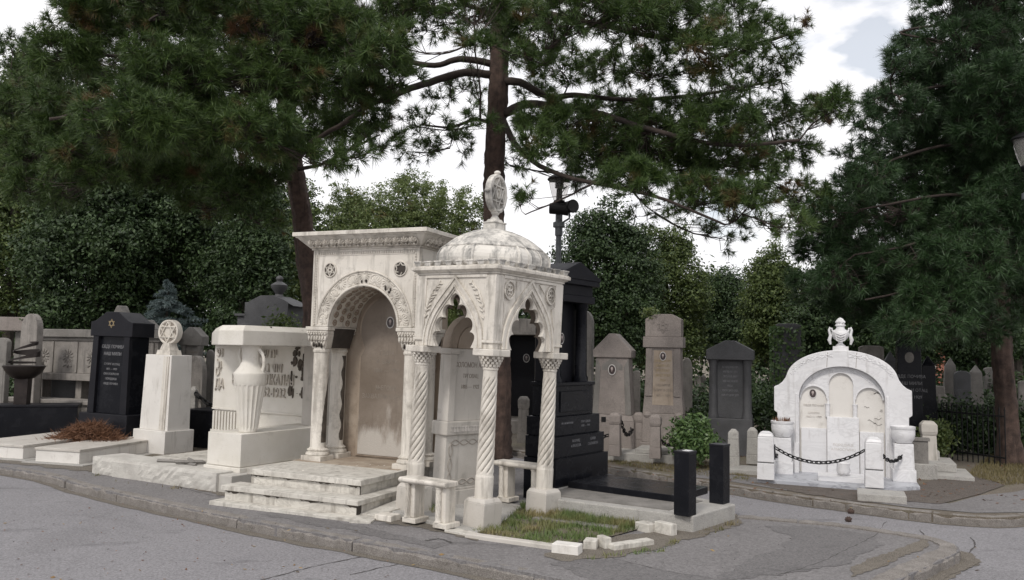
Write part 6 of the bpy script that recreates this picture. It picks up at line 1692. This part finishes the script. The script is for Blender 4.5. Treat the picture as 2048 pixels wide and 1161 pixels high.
# far-off wood closing the horizon
rg = np.random.default_rng(55); lob_ = []
rr = random.Random(55)
for k in range(70):
    x = -46+92*k/69+rr.uniform(-.6, .6); h = rr.uniform(4.2, 6.6); lob_.append((x, 44+rr.uniform(-3, 3), h*.5, 2.2, 1.6, h*.5))
V, _ = leaf_crown(lob_, 90000, .17, rg, .2)
tag(arrays('distant_wood', V, 4, M_['leaf_d']), 'dark far-off wood closing the view behind the tombs', 'wood', None, 'stuff')
# undergrowth behind the first rows
V = []
lob_ = []
for k in range(140):
    px = rr.choice([rr.uniform(-60, 640), rr.uniform(1130, 2120), rr.uniform(1780, 2120)]); Y = rr.uniform(17, 22); c = at(px, 700, Y); lob_.append((c.x, Y, rr.uniform(.2, .7), rr.uniform(.4, .9), .4, rr.uniform(.3, .7)))
V, _ = leaf_crown(lob_, 95000, .055, rg, .1)
tag(arrays('undergrowth', V, 4, M_['leaf_d']), 'low dark undergrowth between the far rows of graves', 'undergrowth', None, 'stuff')

rg = np.random.default_rng(56)
V, _ = leaf_crown(lob_h, 16000, .04, rg, .1)
T = thing('hedge', 'dark hedge growing behind the black iron railing', 'hedge', (c0_.x+.1, c0_.y+.55, 0), -14); arrays('foliage', V, 4, M_['leaf_d'], T)
# blue spruce
def spruce(label, px, Y, hw, top, bot, seed):
    rg = np.random.default_rng(seed); zt_, x0, W = ztop(px, top, Y), at(px, 600, Y).x, hw/F*Y
    T = thing('blue_spruce', label, 'tree', (x0, Y, 0)); P = []; D = []; A0 = []; B0 = []
    for lv in range(15):
        z = .3+(zt_-.35)*lv/14; r = W*(1-(lv/14)**3)*(.8+.3*rg.random())+.08; nb = 12
        for k in range(nb):
            a = 2*pi*k/nb+lv*.7+rg.normal(0, .1); d = np.array([cos(a), sin(a), rg.uniform(-.35, .10)]); o = np.array([0, 0, z+rg.uniform(-.07, .07)]); rr_ = r*rg.uniform(.55, 1.1)
            A0.append(o); B0.append(o+d*rr_)
            for j in range(10):
                t = .25+.75*j/9
                for s in (-1, 0, 1):
                    P.append(o+d*rr_*t+np.array([-sin(a), cos(a), 0])*s*.14*(1.2-t)*rr_); D.append(d+np.array([-sin(a), cos(a), 0])*s*.8+np.array([0, 0, .1]))
    arrays('crown', needle_tufts(np.array(P), np.array(D), 14, .07, .006, rg, (30, 85)), 3, M_['spruce'], T)
    arrays('branches', twig_tris(np.array(A0), np.array(B0), .014, .006), 4, M_['bark2'], T)
    b = MB(); b.tube([(0, 0, -.1), (0, 0, zt_-.1)], [.07, .015], 8); b.build('trunk', M_['bark2'], T, smooth=True)
spruce('low blue spruce with drooping grey-blue boughs behind the star disc', 335, 17.5, 95, 565, 660, 7)

# shrubs
def shrub(name, label, cat, px, py, hw, top, n, size, mat, seed, up=.4, z0=0, Y=None, flat=1.0, stems=9, twiggy=False):
    g_ = gr(px, py, z0); Y = Y or g_.y; x0 = at(px, 700, Y).x; zt_ = ztop(px, top, Y)-z0; W = hw/F*Y
    rg = np.random.default_rng(seed); rr = random.Random(seed)
    T = thing(name, label, cat, (x0, Y, z0)); lob_ = []
    b = MB()
    for k in range(stems):
        a = rr.uniform(0, 6.28); r = W*rr.uniform(.2, .85); x, y, z = r*cos(a), r*sin(a)*flat, zt_*rr.uniform(.45, .88)*(1-.3*r/W)
        b.tube([(0, 0, 0), (x*.4, y*.4, z*.6), (x, y, z)], [.012, .009, .004], 5); lob_.append((x, y, z, W*.30, W*.26, zt_*.17))
    lob_.append((0, 0, zt_*.45, W*.62, W*.5*flat, zt_*.34)); lob_.append((0, 0, zt_*.78, W*.4, W*.3, zt_*.20))
    V, _ = leaf_crown(lob_, n, size, rg, .3); arrays('foliage', V, 4, M_[mat], T); b.build('stems', M_['bark2'], T, smooth=True); return T
shrub('leafy_bush', 'bright green leafy bush behind the two black bollards', 'bush', 1388, 935, 56, 828, 4200, .034, 'leaf_s', 31)
shrub('leafy_bush', 'green climbing bush spilling behind the vase monument lintel', 'bush', 560, 800, 75, 612, 4500, .045, 'leaf_m', 32, Y=14.0)
t = shrub('leafy_bush', 'small pale shoots on top of the star tombstone', 'plant', 1300, 700, 14, 622, 90, .035, 'leaf_l', 33, z0=ztop(1300, 632, 13.0), Y=13.0, stems=4)
shrub('leafy_bush', 'dark low bush below the ivy-covered stele', 'bush', 1568, 830, 34, 765, 2200, .045, 'leaf_d', 34, Y=13.6)
shrub('leafy_bush', 'autumn-tinted bush in front of the iron railing', 'bush', 1868, 925, 30, 838, 1800, .035, 'leaf_l', 35, Y=13.0)
shrub('leafy_bush', 'low bush between the two grey posts and the dark tombstone', 'bush', 1420, 900, 40, 800, 1800, .04, 'leaf_d', 36, Y=13.9)
# ivy on the dark stele
c = at(1574, 700, 14.8); rg = np.random.default_rng(41); P = []
for k in range(1700):
    x = rg.uniform(-.30, .30); z = 2.12*rg.random()**.8; y = -.14
    if rg.random() < .3: y = rg.uniform(-.13, .13); x = .28 if rg.random() < .5 else -.28
    if x < .05+.2*sin(z*3) or rg.random() < .35: P.append((x, y+rg.normal(0, .025), z))
P = np.array(P); m = len(P); a = unit(rg.normal(size=(m, 3))); nr = unit(rg.normal(size=(m, 3))*.5+np.array([0, -1, .3])); a = unit(np.cross(nr, a)); cc = np.cross(nr, a); s = rg.uniform(.02, .045, (m, 1))
T = thing('ivy', 'green ivy clinging to the dark stele left of the arched tomb', 'ivy', (c.x, 14.8, 0), -15)
arrays('foliage', np.stack([P-a*s, P-cc*s*.7, P+a*s, P+cc*s*.7], 1).reshape(-1, 3), 4, M_['leaf_s'], T)
# dead brown fern heap
g_ = gr(178, 884, .15); rg = np.random.default_rng(44); m = 5200
T = thing('dead_fern_heap', 'brown dried fern heap in front of the black headstone', 'plant', (g_.x, g_.y, .0), -10)
P = np.stack([rg.normal(0, .26, m), rg.normal(0, .14, m), np.zeros(m)], 1); P[:, 0] = np.clip(P[:, 0], -.5, .52)
P[:, 2] = .16+rg.random(m)*.26*np.exp(-(P[:, 0]/.42)**2*1.2)
D = unit(np.stack([P[:, 0]*1.2+rg.normal(0, .4, m), rg.normal(-.2, .5, m), rg.normal(.25, .35, m)], 1)); sd_ = unit(np.cross(D, rg.normal(size=(m, 3))))*.006
ln_ = rg.uniform(.06, .16, (m, 1)); E = P+D*ln_; E[:, 2] -= .02
arrays('fronds', np.stack([P-sd_, P+sd_, E], 1).reshape(-1, 3), 3, M_['dead'], T)
# grass, dry grass, weeds
def GPp(*a): return [(gr(*q).x, gr(*q).y) for q in a]
o = blades('dry_grass', GPp((1930, 952), (1990, 905), (2120, 900), (2300, 930), (2120, 962), (2010, 972)), .0, 16000, .07, M_['drygrass'], 1.2, .004, .5, 9); tag(o, 'dry yellowish grass round the foot of the right pine', 'grass')
o = blades('dry_grass', GPp((1210, 926), (1340, 946), (1500, 965), (1500, 940), (1340, 915), (1210, 905)), .0, 6000, .045, M_['drygrass'], 1.3, .0035, .7, 10); tag(o, 'thin dry grass along the far kerb before the pink tombstones', 'grass')
o = blades('weeds', GPp((1395, 1066), (1480, 1040), (1490, 1046), (1405, 1076)), .0, 350, .05, M_['drygrass'], 1.3, .004, .9, 12); tag(o, 'sparse weeds at the foot of the concrete platform', 'weeds')
o = blades('weeds', GPp((180, 950), (300, 958), (420, 990), (410, 1000), (290, 975), (180, 958)), .0, 300, .045, M_['drygrass'], 1.2, .004, .95, 14); tag(o, 'sparse weeds along the rough slab at the kerb', 'weeds')
o = blades('weeds', GPp((1165, 1112), (1320, 1098), (1350, 1080), (1362, 1086), (1330, 1104), (1180, 1122)), .0, 500, .045, M_['grass'], 1.2, .004, .9, 15); tag(o, 'low weeds along the outer side of the grass bed edging', 'weeds')
# fallen leaves and cones
def litter(name, label, poly, n, size, mat, z, seed, lift=.006):
    rg = np.random.default_rng(seed); xs, ys = [p[0] for p in poly], [p[1] for p in poly]; out = []
    P = np.stack([rg.uniform(min(xs), max(xs), n), rg.uniform(min(ys), max(ys), n), np.full(n, z+lift)], 1)
    a = rg.uniform(0, 6.28, n); s = rg.uniform(.5, 1.2, (n, 1))*size
    u = np.stack([np.cos(a), np.sin(a), rg.normal(0, .25, n)], 1); v = np.stack([-np.sin(a), np.cos(a), rg.normal(0, .25, n)], 1)
    o = arrays(name, np.stack([P-u*s, P-v*s*.6, P+u*s, P+v*s*.6], 1).reshape(-1, 3), 4, M_[mat]); return tag(o, label, 'leaves', None, 'stuff')
litter('fallen_leaves', 'scattered yellow-brown fallen leaves on the pavement', GPp((0, 915), (1500, 1161), (1800, 1060), (300, 880)), 130, .020, 'fallen', .0, 61)
litter('fallen_leaves', 'scattered fallen leaves lying on the road', [(-6, 3.2), (6, 8)], 150, .018, 'fallen', ROADZ, 62)
litter('fallen_needles', 'brown needle litter on the far verge', [(1, 9.3), (9, 13.5)], 900, .022, 'dead', .0, 63, .012)
litter('grit', 'small dark and pale grit scattered over the pavement', GPp((0, 915), (1500, 1161), (1850, 1070), (300, 880)), 2600, .007, 'seam', .0, 71, .004)
litter('grit', 'small pale grit scattered over the road', [(-6, 3.2), (6.5, 9.5)], 2200, .006, 'kerb', ROADZ, 72, .004)
litter('fallen_needles', 'fallen pine needles and cone scales along the kerbs', [(-4.5, 6.0), (1.5, 9.6)], 350, .012, 'dead', ROADZ, 73, .005)
o = litter('stone_chips', 'small white chips and dirt crumbs on the portal landing', [(-2.2, 8.6), (-1.2, 9.2)], 40, .012, 'marble', .322, 64)
for i, (px, py) in enumerate(((1702, 1024), (1697, 1040))):
    p = gr(px, py, ROADZ+.02); t = thing('pine_cone', ('upper pine cone lying on the path', 'lower pine cone lying on the path')[i], 'pine cone', p, 30*i)
    b = MB(); b.ell((0, 0, .004), (.038, .026, .024), 10, 7); 
    for k in range(24): a = k*2.4; x = -.03+.06*k/24; r = .026*sqrt(max(.1, 1-(x/.04)**2)); b.ell((x, r*cos(a), .004+r*sin(a)), (.009, .008, .006), 5, 3)
    b.build('cone', M_['bark'], t)

# ================================================================ LAMPS
def lamp(label, px, Y, zbase_py, first=None):
    c = at(px, 700, Y); zt_ = ztop(px, zbase_py, Y)
    T = thing('street_lamp', label, 'lamp', (c.x, Y, 0), 0, 'park lamps with tapered glass heads')
    b = MB(); b.lathe([(.08, -.05), (.08, .5), (.055, .6), (.048, zt_-.6), (.065, zt_-.58), (.065, zt_-.45), (.10, zt_-.44), (.10, zt_-.36), (.06, zt_-.34), (.06, zt_-.05)], 20); b.build('pole', M_['iron_grey'], T, smooth=True, auto=30)
    b = MB(); b.lathe([(.085, zt_-.05), (.10, zt_), (.09, zt_+.02), (.05, zt_+.03), (.045, zt_+.22)], 20); b.build('collar', M_['iron'], T, smooth=True)
    b = MB(); b.lathe([(.095, zt_+.02), (.125, zt_+.10), (.165, zt_+.25), (.185, zt_+.38)], 28); gl = b.build('glass_shade', M_['glass'], T, smooth=True)
    b = MB(); b.lathe([(.205, zt_+.375), (.21, zt_+.39), (.19, zt_+.42), (.10, zt_+.47), (.02, zt_+.49)], 28); b.build('cap', M_['iron'], T, smooth=True)
    b = MB()
    for k in range(4): b.lathe([(.07, zt_+.24+.03*k), (.075, zt_+.25+.03*k)], 16)
    b.build('louvre', M_['iron'], gl)
    return T, zt_
m, t_, b_ = mat_base('lamp_glass'); b_.inputs['Base Color'].default_value = (.85, .82, .80, 1); b_.inputs['Roughness'].default_value = .15; b_.inputs['Transmission Weight'].default_value = .85; b_.inputs['IOR'].default_value = 1.1; M_['glass'] = m
T, z = lamp('park lamp with two black floodlights on its pole, behind the canopy dome', 1114, 14.0, 404)
for i, (az, lab) in enumerate(((-8, 'floodlight'), (-62, 'floodlight'))):
    b = MB(); ca, sa = cos(R(az)), sin(R(az)); d = Vector((ca, sa, -.05)); ctr = Vector((.03, -.10, z-.14)) if i == 0 else Vector((.17, -.10, z-.10))
    p0 = ctr-d*.20; p1 = ctr+d*.12; b.tube([p0, p0+d*.02, ctr, p1], [.085, .095, .10, .115], 18); f_ = b.build('floodlight', M_['iron'], T, smooth=True, auto=40)
    b = MB(); b.tube([p1, p1+d*.006], [.10, .10], 18); b.build('lens', M_['dark'], f_)
    b = MB(); b.tube([(0, 0, z-.40), (ctr.x, ctr.y, z-.30), (ctr.x, ctr.y, ctr.z-.05)], .018, 6); b.build('bracket', M_['iron_grey'], T)
T, z = lamp('park lamp cut by the right edge of the photo, among the pine boughs', 2068, 11.0, 335)
